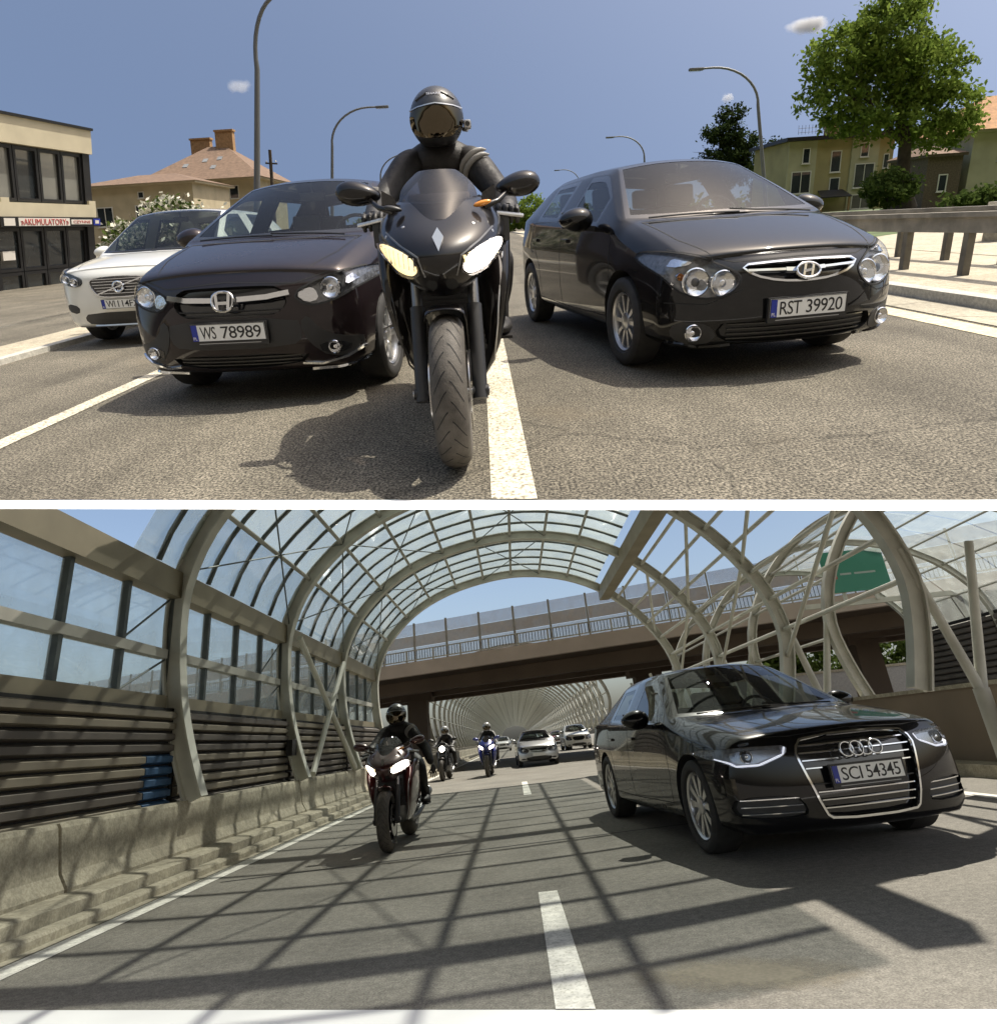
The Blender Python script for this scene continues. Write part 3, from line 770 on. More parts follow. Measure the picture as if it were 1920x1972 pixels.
def face_saloon(root, bvh, S):    # big saloon with single frame grille
    fr = GR_SAL; P(root, bvh, [(a*.97, .52+(b-.52)*.97) for a, b in fr], gloss_black, 'grille', off=-.036, rnd=1)
    ring_strip(root, bvh, fr, chrome, 'grille_surround', .022, .016, 1)
    for z in (.325,.375,.425,.475,.575,.625,.675,.725):
        w = tab(z, [(.26,.29),(.30,.335),(.60,.415),(.70,.43),(.78,.37)]) - .012
        strips(root, bvh, [[(-w,z),(w,z)]], chrome if z not in (.475,) else plastic, 'grille_slat', .011, -.008)
    xf = badge_frame(bvh, .675, .036); b = MB()
    for i in range(4):
        b.tube([xf @ Vector((-.105+.07*i+.047*math.cos(t*math.pi/12), -.004*(i % 2), .047*math.sin(t*math.pi/12))) for t in range(24)], .0075, 8, closed=True)
    b.obj('badge', chrome, root, smooth=50)
    led = M('led_strip', (.9,.9,1), .3, emit=.55, ecol=(.85,.88,1))
    for s in (1, -1):
        poly = [(s*a, b) for a, b in LAMP_SALOON]
        hl = patch(bvh, chaikin(poly, 1), 'F', .003, .006, .03).obj('headlight', lens, root, smooth=50)
        patch(bvh, chaikin([(s*a, b) for a, b in [(.52,.725),(.54,.685),(.64,.655),(.70,.635),(.80,.635),(.86,.675),(.88,.725)]], 1), 'F', -.030, .010, .03).obj('reflector', lamp_sheen, hl, smooth=40)
        lamp_unit(hl, bvh, s*.745, .685, .042, gloss_black, push=-.022, coremat=chrome)
        m = MB(); trim(m, bvh, [(s*.492,.728),(s*.512,.682),(s*.60,.652),(s*.68,.624),(s*.82,.624),(s*.875,.665),(s*.905,.715)], 'F', .013, -.004); m.obj('light_strip', led, hl, smooth=40)
        P(root, bvh, [(s*(.66+(a-.66)*.95), .355+(b-.355)*.92) for a, b in SI_SAL], plastic, 'side_intake', off=-.026)
        strips(root, bvh, [[(s*.47,z),(s*.84,z)] for z in (.315,.36,.405)], chrome, 'intake_slat', .010, -.006)
    s_ = MB(); seam(s_, bvh, [(-.62,.80),(-.44,.79),(0,.812),(.44,.79),(.62,.80)], 'F'); s_.obj('bumper_joints', gap, root)
    h, n = surf(bvh, 0, .525); plate(root, 'SCI 54345', h.y-.026, .525)

def face_white(root, bvh, S):     # white SUV with barred grille
    fr = [(-.36,.86),(.36,.86),(.40,.78),(.32,.66),(.22,.62),(-.22,.62),(-.32,.66),(-.40,.78)]
    P(root, bvh, fr, gloss_black, 'grille', off=.003, rnd=2)
    ring_strip(root, bvh, fr, chrome, 'grille_surround', .018, .014, 2)
    for z in (.665,.70,.735,.77,.805,.835):
        w = tab(z, [(.62,.20),(.66,.28),(.78,.37),(.86,.34)]) - .01
        strips(root, bvh, [[(-w,z),(w,z)]], chrome, 'grille_slat', .010, .014)
    strips(root, bvh, [[(-.29,.66),(0,.745),(.30,.835)]], chrome, 'grille_diagonal', .022, .022)
    xf = badge_frame(bvh, .745, .034)
    b = MB(); b.tube([xf @ Vector((.062*math.cos(t*math.pi/12), 0, .062*math.sin(t*math.pi/12))) for t in range(24)], .012, 8, closed=True); b.obj('badge', chrome, root, smooth=40)
    for s in (1, -1):
        poly = [(s*a, b) for a, b in [(.50,.86),(.50,.78),(.62,.75),(.80,.80),(.90,.90),(.90,.97),(.78,.95),(.62,.90)]]
        hl = patch(bvh, chaikin(poly, 1), 'F', .004, .008, .03).obj('headlight', lamp_dark, root, smooth=40)
        lamp_unit(hl, bvh, s*.62, .815, .05, reflector, push=.006, coremat=reflector); lamp_unit(hl, bvh, s*.75, .85, .05, reflector, push=.006)
        patch(bvh, chaikin(poly, 1), 'F', .036, .036, .03).obj('lens', lens, hl, smooth=50)
        P(root, bvh, [(s*.62,.52),(s*.84,.56),(s*.86,.46),(s*.66,.42)], plastic, 'fog_recess', off=.004)
    P(root, bvh, [(-.50,.44),(.50,.44),(.60,.36),(.50,.28),(-.50,.28),(-.60,.36)], plastic, 'lower_intake', off=.004)
    P(root, bvh, [(-.9,.27),(.9,.27),(.86,.22),(-.86,.22)], plastic, 'lower_bumper', off=.004, rnd=0)
    strips(root, bvh, [[(-.46,.275),(.46,.275)]], alloy, 'skid_strip', .03, .018)
    h, n = surf(bvh, 0, .54); plate(root, S.get('chars', 'WI 114FX'), h.y-.014, .54, dealer=False)

def face_far(root, bvh, S):       # plain front for cars far down the road
    P(root, bvh, [(-.34,.66),(.34,.66),(.30,.55),(-.30,.55)], gloss_black, 'grille', off=.003)
    strips(root, bvh, [[(-.3,.605),(.3,.605)]], chrome, 'grille_slat', .016, .014)
    for s in (1, -1):
        hl = P(root, bvh, [(s*.42,.66),(s*.46,.58),(s*.70,.58),(s*.84,.66),(s*.86,.74),(s*.66,.72)], lamp_dark, 'headlight', off=.004)[0]
        lamp_unit(hl, bvh, s*.62, .645, .055, reflector, push=.004, coremat=reflector)
        P(root, bvh, [(s*.55,.34),(s*.74,.34),(s*.74,.28),(s*.55,.28)], plastic, 'fog_recess', off=.004)
    P(root, bvh, [(-.46,.40),(.46,.40),(.40,.26),(-.40,.26)], plastic, 'lower_intake', off=.004)
    h, n = surf(bvh, 0, .46); MB().box((-.26, h.y-.015, .405), (.26, h.y+.01, .515)).obj('number_plate', plate_w, root)

paint_hatch = M('paint_black', (.006,.006,.0065), .35, .0, coat=.85, spec=.04, var=.1, rvar=.04)
paint_suv = M('paint_brown_black', (.016,.0105,.0115), .38, .35, coat=.85, spec=.04, var=.1, rvar=.04)
paint_saloon = M('paint_deep_black', (.004,.004,.005), .3, .0, coat=.85, spec=.04, rvar=.04)
paint_white = M('paint_white', (.72,.72,.68), .30, coat=1.0, var=.02)
paint_silver = M('paint_silver', (.50,.51,.52), .30, .7, coat=1.0)
paint_dark = M('paint_dark_blue', (.02,.025,.05), .30, .4, coat=1.0)
paint_red = M('paint_red', (.25,.02,.02), .30, .2, coat=1.0)

HATCH = dict(hw=.887, L=4.25, z_nose=.745, z_cowl=1.00, z_roof=1.455, y_cowl=1.10, y_header=1.86, y_rear_header=3.62, y_tail_base=4.02, z_deck=1.02,
    belt_f=.955, belt_r=1.06, w_roof=.545, y_b=2.38, y_c=3.42, yf=.88, yr=3.53, wheel_r=.315, rim_r=.205, tyre_w=.205, track=.775, zb=.20,
    bow=.34, bow_len=.95, bow_pow=2.9, lamps=[(LAMP_HATCH, 2, .055)], recess=[(GR_HATCH, 1, .05), (LI_HATCH, 1, .05)], nose=[(.15,.10),(.24,.03),(.40,.0),(.55,.015),(.66,.06),(.76,.15),(.9,.2)], side_glass=(6,7,9), spokes=10, spoke_style='plain',
    paint=paint_hatch, face=face_hatch, cv=.17)
SUV = dict(hw=.886, L=4.29, z_nose=.865, z_cowl=1.09, z_roof=1.56, y_cowl=1.08, y_header=1.88, y_rear_header=3.62, y_tail_base=4.06, z_deck=1.10,
    belt_f=1.05, belt_r=1.18, w_roof=.575, y_b=2.36, y_c=3.35, yf=.84, yr=3.45, wheel_r=.335, rim_r=.222, tyre_w=.215, track=.77, zb=.21,
    bow=.28, bow_len=.95, bow_pow=2.9, lamps=[(LAMP_SUV, 1, .055)], recess=[(GR_SUV, 1, .05), (LI_SUV, 1, .05)], nose=[(.15,.12),(.26,.04),(.45,.0),(.62,.01),(.76,.05),(.87,.13),(1.0,.2)], side_glass=(6,7,9), spokes=5, spoke_style='twin',
    paint=paint_suv, face=face_suv, cv=.16, crease_side=.5)
SALOON = dict(hw=.937, L=4.92, z_nose=.80, z_cowl=.99, z_roof=1.49, y_cowl=1.42, y_header=2.22, y_rear_header=3.62, y_tail_base=4.35, z_deck=1.04,
    belt_f=.945, belt_r=1.03, w_roof=.585, y_b=2.72, y_c=3.62, yf=.93, yr=3.842, wheel_r=.335, rim_r=.238, tyre_w=.245, track=.80, zb=.17,
    bow=.30, bow_len=1.0, bow_pow=3.0, lamps=[(LAMP_SALOON, 1, .050)], recess=[(GR_SAL, 1, .055), (SI_SAL, 1, .045), (mir(SI_SAL), 1, .045)], nose=[(.12,.10),(.22,.03),(.40,.0),(.60,.015),(.72,.04),(.81,.11),(.9,.2)], side_glass=(6,7,9), spokes=10, spoke_style='twin',
    paint=paint_saloon, face=face_saloon, cv=.20, window_chrome=True, crease_hood=.45)
WHITE = dict(hw=.945, L=4.63, z_nose=.95, z_cowl=1.12, z_roof=1.69, y_cowl=1.20, y_header=2.05, y_rear_header=3.90, y_tail_base=4.38, z_deck=1.15,
    belt_f=1.08, belt_r=1.24, w_roof=.66, y_b=2.58, y_c=3.62, yf=.88, yr=3.65, wheel_r=.36, rim_r=.235, tyre_w=.235, track=.82, zb=.23,
    bow=.28, bow_len=.95, nose=[(.15,.12),(.28,.04),(.48,.0),(.70,.015),(.86,.05),(.96,.13),(1.1,.2)], side_glass=(6,7,9), spokes=5, spoke_style='plain',
    paint=paint_white, face=face_white, cv=.17)

# ---------------------------------------------------------------- motorcycles and riders
leather = M('black_leather', (.016,.014,.013), .58, var=.35, vscale=12, bump=.9, bscale=16, spec=.35)
glove_m = M('glove_leather', (.022,.020,.019), .55, var=.3, bump=.3, bscale=60)
white_leather = M('white_leather', (.26,.25,.235), .45, var=.2, bump=.2, bscale=40)
helmet_m = M('helmet_matt_black', (.020,.020,.021), .38, coat=.25, var=.15)
helmet_w = M('helmet_white', (.6,.6,.6), .3, coat=.6)
visor_m = M('mirror_visor', (.095,.078,.055), .04, 1.0)
smoke = glass('smoked_screen', (.16,.14,.14), 1.5, haze=.10, hcol=(.25,.24,.25), gain=1.4)
fair_black = M('fairing_black', (.007,.006,.006), .3, .0, coat=.7, spec=.1, var=.15)
fair_red = M('fairing_dark_red', (.045,.008,.008), .28, .3, coat=1.0, var=.15)
fair_blue = M('fairing_blue', (.015,.03,.22), .28, .2, coat=1.0)
tyre_worn = M('tyre_tread_worn', (.070,.062,.052), .7, var=.3, vscale=20, bump=.2, bscale=150)
silver_m = M('silver_trim', (.55,.55,.55), .3, .9)
grey_denim = M('grey_trousers', (.05,.055,.07), .85, var=.2)

def skin_mesh(name, verts, edges, radii, root, levels=2):
    me = bpy.data.meshes.new(name); me.from_pydata(verts, edges, [])
    o = bpy.data.objects.new(name, me); scene.collection.objects.link(o)
    sk = o.modifiers.new('skin', 'SKIN'); sk.use_smooth_shade = True; sk.branch_smoothing = 0.6
    for i, r in enumerate(radii):
        d = me.skin_vertices[0].data[i]; d.radius = (r, r) if not isinstance(r, tuple) else r; d.use_root = (i == root)
    s = o.modifiers.new('s', 'SUBSURF'); s.levels = s.render_levels = levels
    dg = bpy.context.evaluated_depsgraph_get(); dg.update()
    res = bpy.data.meshes.new_from_object(o.evaluated_get(dg)); bpy.data.objects.remove(o)
    return res

def moto_wheel(Rw, hw, root, loc, tread, spokes=5, rimmat=None, discs=True):
    t = MB(); ri = Rw - hw*1.15; prof = []
    for i in range(15):
        a = math.pi*(i/14) ; prof.append((-hw*math.cos(a), ri + (Rw-ri)*math.sin(a)**.75))
    prof = [(-hw*.7, ri-.012)] + prof + [(hw*.7, ri-.012)]
    t.lathe(prof, 64)
    me = t.mesh('wheel', [tyre_worn]); me.shade_smooth(); me.set_sharp_from_angle(angle=R(60))
    w = bpy.data.objects.new('wheel', me); COL.objects.link(w); w.parent = root; w.location = loc
    if tread:      # curved grooves as dark inlays round the tread
        g = MB(); n = 26
        for k in range(n):
            for s in (-1, 1):
                a0 = 2*math.pi*(k + (.5 if s > 0 else 0))/n; pts = []
                for q in range(7):
                    u = q/6; x = s*hw*(.10+.70*u); ang = a0 + .26*u**1.6 + .02*math.sin(u*3)
                    rr = ri + (Rw-ri)*math.sqrt(max(0, 1-(x/hw)**2))**.75 + .0008
                    pts.append((x, ang, rr))
                vs = []
                for x, ang, rr in pts:
                    for d in (-.0105, .0105):
                        vs.append((x, rr*math.cos(ang+d), rr*math.sin(ang+d)))
                g.add(vs, [(2*i, 2*i+1, 2*i+3, 2*i+2) for i in range(6)])
        o_ = g.obj('tread_groove', gap, w); o_['kind'] = 'stuff'
    r = MB(); r.lathe([(-hw*.7, ri-.035), (-hw*.72, ri-.01), (hw*.72, ri-.01), (hw*.7, ri-.035), (-hw*.7, ri-.035)], 40)
    r.lathe([(-.05, .0005), (-.05, .045), (.05, .045), (.05, .0005)], 16)
    for i in range(spokes):
        a = 2*math.pi*i/spokes; r.bar((0, .03*math.cos(a), .03*math.sin(a)), (0, (ri-.02)*math.cos(a), (ri-.02)*math.sin(a)), .035, .03, up=(1,0,0))
    r.obj('rim', rimmat or gloss_black, w, smooth=40)
    if discs:
        for s in (-1, 1):
            d = MB(); d.lathe([(s*(hw+.006), .07), (s*(hw+.006), .155), (s*(hw+.011), .155), (s*(hw+.011), .07), (s*(hw+.006), .07)], 36); d.obj('brake_disc', discm, w, smooth=30)
    return w

def make_bike(label, loc, rz, fair, group=None, lit=(lamp_warm, lamp_on), naked=False, scale=1.0, tread=True, lean=0.0):
    root = thing('motorcycle', label, 'motorcycle', loc, rz, group, scale, tilt=lean)
    moto_wheel(.30, .066, root, (0,0,.30), tread)
    moto_wheel(.315, .092, root, (0,1.38,.315), False, discs=False)
    hd = Vector((0, .36, .98))
    for s in (-1, 1):
        f = MB(); a = Vector((s*.112, .0, .30)); b = Vector((s*.112, .31, 1.0)); m_ = a.lerp(b, .45)
        f.tube([a - Vector((0,.012,.03)), m_], .030, 14); f.tube([m_, b], .022, 12, m=1)
        f.tube([a+Vector((-s*.03,0,0)), a+Vector((s*.035,0,0))], .022, 10)
        f.obj('fork_leg', [plastic, steel], root, smooth=40)
        c = MB(); c.add(*rbox((.022, .035, .065)), xf=Matrix.Translation((s*.088, .115, .37)) @ Matrix.Rotation(R(-24), 4, 'X')); c.obj('brake_caliper', silver_m if s > 0 else steel, root, smooth=40)
    ax = MB(); ax.tube([(-.15,0,.30),(.15,0,.30)], .014, 10); ax.obj('axle', silver_m, root, smooth=40)
    # front fender over the wheel
    fd = MB(); vs = []; n, k = 14, 8
    for i in range(n+1):
        a = R(20 + 84*i/n)            # angle from +y (rear) over the top to the front
        for j in range(k+1):
            t = math.pi*j/k; x = -.078*math.cos(t); rr = .292 + .048*math.sin(t)**.6
            vs.append((x, rr*math.cos(a), .30 + rr*math.sin(a)))
    fd.add(vs, [(i*(k+1)+j, i*(k+1)+j+1, (i+1)*(k+1)+j+1, (i+1)*(k+1)+j) for i in range(n) for j in range(k)])
    me = fd.mesh('front_fender', fair); o = mobj('front_fender', me, root, smooth=60); md = o.modifiers.new('t', 'SOLIDIFY'); md.thickness = .004
    # engine, frame, tank, seat, swing arm
    e = MB(); e.add(*rbox((.17, .24, .20)), xf=Matrix.Translation((0, .72, .42))); e.add(*rbox((.12,.16,.14)), xf=Matrix.Translation((0,.55,.60)))
    e.obj('engine', steel, root, smooth=40)
    ra = MB(); ra.box((-.17, .36, .40), (.17, .40, .68))
    for i in range(12): ra.box((-.165, .353, .41+i*.022), (.165, .36, .42+i*.022))
    ra.obj('radiator', plastic, root)
    fr = MB()
    for s in (-1, 1):
        fr.bar((s*.09, .40, .90), (s*.15, 1.02, .52), .05, .09); fr.bar((s*.10, 1.0, .40), (s*.12, 1.40, .315), .045, .08)
    fr.obj('frame', steel, root)
    def tank(v):
        v = Vector(v); v.x *= 1 - .30*max(0, v.y/.28); return v
    MB().add(*ellipsoid(.155, .30, .16, 24, 14, tank), xf=Matrix.Translation((0, .80, .88))).obj('fuel_tank', fair, root, smooth=60)
    st = MB(); st.prism([(1.02,.80),(1.30,.80),(1.72,.96),(1.74,.90),(1.32,.66),(1.05,.66)], -.13, .13, axis='x'); st.obj('seat_unit', plastic, root)
    ex = MB(); ex.tube([(.10,.62,.34),(.13,.80,.22),(.15,1.15,.24),(.19,1.35,.36),(.22,1.62,.46)], [.028,.03,.035,.055,.06], 14); ex.obj('exhaust', steel, root, smooth=40)
    # bars, levers, pegs
    for s in (-1, 1):
        h = MB(); h.tube([(s*.10,.35,.955),(s*.19,.37,.95),(s*.33,.43,.935)], .015, 10); h.obj('handlebar', plastic, root, smooth=40)
        l = MB(); l.tube([(s*.17,.33,.95),(s*.24,.335,.95),(s*.34,.375,.935)], .008, 8); l.obj('brake_lever', silver_m, root, smooth=40)
        g = MB(); g.tube([(s*.14,1.18,.36),(s*.27,1.17,.36)], .014, 8); g.obj('foot_peg', silver_m, root, smooth=40)
    if naked:
        lm = MB(); lm.lathe([(.10,.0005),(.10,.05),(.02,.095),(-.03,.10),(-.04,.085),(-.035,.0005)], 24, axis='y', xf=Matrix.Translation((0,.20,.88)), mats=[0,0,0,1,2]); lm.obj('headlight', [fair, chrome, lit[1]], root, smooth=50)
        mt = MB(); mt.add(*rbox((.10,.04,.05)), xf=Matrix.Translation((0,.28,1.02))); mt.obj('instruments', plastic, root, smooth=40)
    else:
        lv = [(.665,.06,.075,.20),(.70,-.02,.13,.28),(.75,-.075,.185,.36),(.81,-.085,.245,.42),(.87,-.03,.272,.48),(.925,.06,.262,.50),(.965,.135,.215,.50),(1.0,.19,.165,.46)]
        vs = []; K = 16
        for z, y0, hw, y1 in lv:
            for j in range(K+1):
                t = -1 + 2*j/K; a = abs(t); x = hw*math.sin(t*math.pi/2*.96)/math.sin(math.pi/2*.96)
                yy = y0 + (y1-y0)*(a**2.4) + .022*math.exp(-(a/.16)**2)*(-1 if z < .9 else .3)
                zz = z + .030*a**2*(1 if z > .72 else .2)
                vs.append((x, yy, zz))
        fs = [(i*(K+1)+j, i*(K+1)+j+1, (i+1)*(K+1)+j+1, (i+1)*(K+1)+j) for i in range(len(lv)-1) for j in range(K)]
        cw = subdivided('upper_fairing', vs, fs, [0]*len(fs), None, 2)
        cw.materials.clear(); cw.materials.append(fair)
        bvh = BVHTree.FromPolygons([v.co[:] for v in cw.vertices], [tuple(p.vertices) for p in cw.polygons])
        up = mobj('upper_fairing', cw, root, smooth=50); md = up.modifiers.new('t', 'SOLIDIFY'); md.thickness = .005; md.offset = 1 if False else 0
        for s, lm in ((-1, lit[0]), (1, lit[1])):
            poly = [(s*a, b) for a, b in [(.066,.752),(.105,.742),(.175,.770),(.232,.815),(.246,.872),(.205,.868),(.135,.838),(.085,.806)]]
            hl = patch(bvh, chaikin(poly, 2), 'F', .006, .010, .02).obj('headlight', gloss_black, root, smooth=50)
            inn = [(lerp(s*.155, a, .88), lerp(.808, b, .86)) for a, b in poly]
            patch(bvh, chaikin(inn, 2), 'F', .011, .006, .02).obj('lamp', lm, hl, smooth=50)
            rb = MB()
            for i in range(9):
                xx = s*(.085 + i*.018); trim(rb, bvh, [(xx, .770+i*.0055), (xx, .810+i*.0065)], 'F', .004, .016)
            rb.obj('lens_rib', reflector if lm is not lamp_on else lamp_warm, hl)['kind'] = 'stuff'
            patch(bvh, chaikin([(lerp(s*.155, a, .96), lerp(.808, b, .95)) for a, b in poly], 2), 'F', .020, .012, .02).obj('lens', lens, hl, smooth=50)
            patch(bvh, chaikin([(s*.05,.735),(s*.062,.70),(s*.022,.69),(s*.012,.73)], 1), 'F', .004, .006, .02).obj('air_duct', gap, root, smooth=40)
            tr = MB(); trim(tr, bvh, [(s*.055,.745),(s*.075,.81),(s*.145,.855),(s*.20,.90)], 'F', .008, .006); tr.obj('fairing_edge', steel, root)
            sq = MB(); seam(sq, bvh, [(s*.04,.90),(s*.09,.875),(s*.16,.90)], 'F', .004); seam(sq, bvh, [(s*.10,.735),(s*.18,.745),(s*.235,.79)], 'F', .004); seam(sq, bvh, [(s*.03,.93),(s*.035,.80),(s*.02,.71)], 'F', .004); sq.obj('panel_joints', gap, root)
            for bx_, bz_ in ((.20,.885),(.13,.915),(.225,.79)):
                ph, pn = surf(bvh, s*bx_, bz_); MB().lathe([(0,.008),(.004,.006),(.005,.0005)], 10, axis='z', xf=Matrix.Translation(ph) @ pn.to_track_quat('Z', 'Y').to_matrix().to_4x4()).obj('bolt', silver_m, root)
        em = MB(); em.prism([(0,-.048),(.020,.008),(.0,.044),(-.020,.008)], -.006, .004, 0, Matrix.Translation((0, -.058, .868)) @ Matrix.Rotation(R(-30), 4, 'X')); em.obj('emblem', silver_m, root)
        # screen
        vs = []; K = 14; lv2 = [(.935,.075,.155,.30),(.985,.130,.160,.32),(1.035,.20,.152,.34),(1.085,.265,.128,.37),(1.125,.32,.080,.39)]
        for z, y0, hw, y1 in lv2:
            for j in range(K+1):
                t = -1+2*j/K; a = abs(t); vs.append((hw*t, y0+(y1-y0)*a**2.2, z + (.02 if z < 1.06 else 0)*a*a))
        fs = [(i*(K+1)+j, i*(K+1)+j+1, (i+1)*(K+1)+j+1, (i+1)*(K+1)+j) for i in range(len(lv2)-1) for j in range(K)]
        sc = subdivided('windscreen', vs, fs, [0]*len(fs), None, 1); sc.materials.clear(); sc.materials.append(smoke); mobj('windscreen', sc, root, smooth=60)
        dash = MB(); dash.add(*rbox((.13,.03,.05)), xf=Matrix.Translation((0,.40,.99)) @ Matrix.Rotation(R(-30), 4, 'X')); dash.obj('instruments', plastic, root, smooth=40)
        # side panels
        for s in (-1, 1):
            vs = []; nz, ny = 8, 10
            for i in range(nz+1):
                u = i/nz; z = lerp(.86, .24, u)
                y0 = tab(u, [(0,.36),(.25,.24),(.5,.235),(.8,.33),(1,.46)]); y1 = tab(u, [(0,.75),(.4,.98),(.8,1.02),(1,.92)])
                x0 = tab(u, [(0,.270),(.25,.262),(.5,.240),(.75,.205),(1,.135)])
                for j in range(ny+1):
                    if j < 3: vs.append((s*max(.135, x0*(.45, .72, .93)[j]), y0 + (.12, .045, .008)[j], z)); continue
                    t = (j-2.5)/(ny-2.5); bulge = .022*math.sin(math.pi*t)
                    vs.append((s*(x0+bulge), lerp(y0, y1, t), z))
            fs = [(i*(ny+1)+j, i*(ny+1)+j+1, (i+1)*(ny+1)+j+1, (i+1)*(ny+1)+j) for i in range(nz) for j in range(ny)]
            sp = subdivided('side_fairing', vs, fs, [0]*len(fs), None, 1); sp.materials.clear(); sp.materials.append(fair)
            o = mobj('side_fairing', sp, root, smooth=50); md = o.modifiers.new('t', 'SOLIDIFY'); md.thickness = .005
            ds = MB(); ds.tube([(s*.245,.33,.80),(s*.215,.245,.62),(s*.205,.235,.52),(s*.185,.31,.36),(s*.13,.45,.25)], .004, 8); ds.obj('fairing_edge', silver_m if s > 0 else fair, root, smooth=40)
            bp = MB(); bp.add(*rbox((.045,.02,.06)), xf=Matrix.Translation((s*.235,.36,.90)) @ Matrix.Rotation(s*R(18), 4, 'Z')); bp.obj('switch_cluster', plastic, root, smooth=40)
            # small quarter screens beside the bubble
            q = MB(); q.prism([(s*.165,.965),(s*.175,1.03),(s*.225,1.06),(s*.232,.985)], 0, .005, 0, Matrix.Translation((0,.33,0))); q.obj('wind_deflector', smoke, root)
    # mirrors
    for s in (-1, 1):
        base = (s*.175, .24, .975) if not naked else (s*.22,.36,.96); top = Vector((s*.315, .38, 1.055)) if not naked else Vector((s*.34,.36,1.14))
        m_ = MB(); m_.tube([base, (s*.235, .27, .995 if not naked else 1.05), tuple(top - Vector((s*.03, .02, .02)))], [.014,.010,.010], 10)
        def sh(v):
            v = Vector(v)
            if v.y > 0: v.y *= .3
            v.z *= 1 + .22*s*v.x/.09
            return v
        m_.add(*ellipsoid(.092, .060, .047, 20, 12, sh), xf=Matrix.Translation(top + Vector((s*.01,0,0))) @ Matrix.Rotation(-s*R(8), 4, 'Y'))
        o = m_.obj('mirror', fair if not naked else plastic, root, smooth=60)
        MB().prism([(-.075,-.034),(.075,-.034),(.08,.034),(-.07,.034)], 0, .003, 0, Matrix.Translation(top + Vector((s*.01,.0182,0))) @ Matrix.Rotation(-s*R(8), 4, 'Y')).obj('mirror_pane', mirror_m, o)
    if not naked:
        for s in (-1, 1):
            t_ = MB(); t_.add(*ellipsoid(.036, .016, .011, 14, 8), xf=Matrix.Translation((s*.17,.165,.985)) @ Matrix.Rotation(-s*R(12), 4, 'Y')); t_.obj('indicator', amber if s > 0 else plastic, root, smooth=60)
    return root

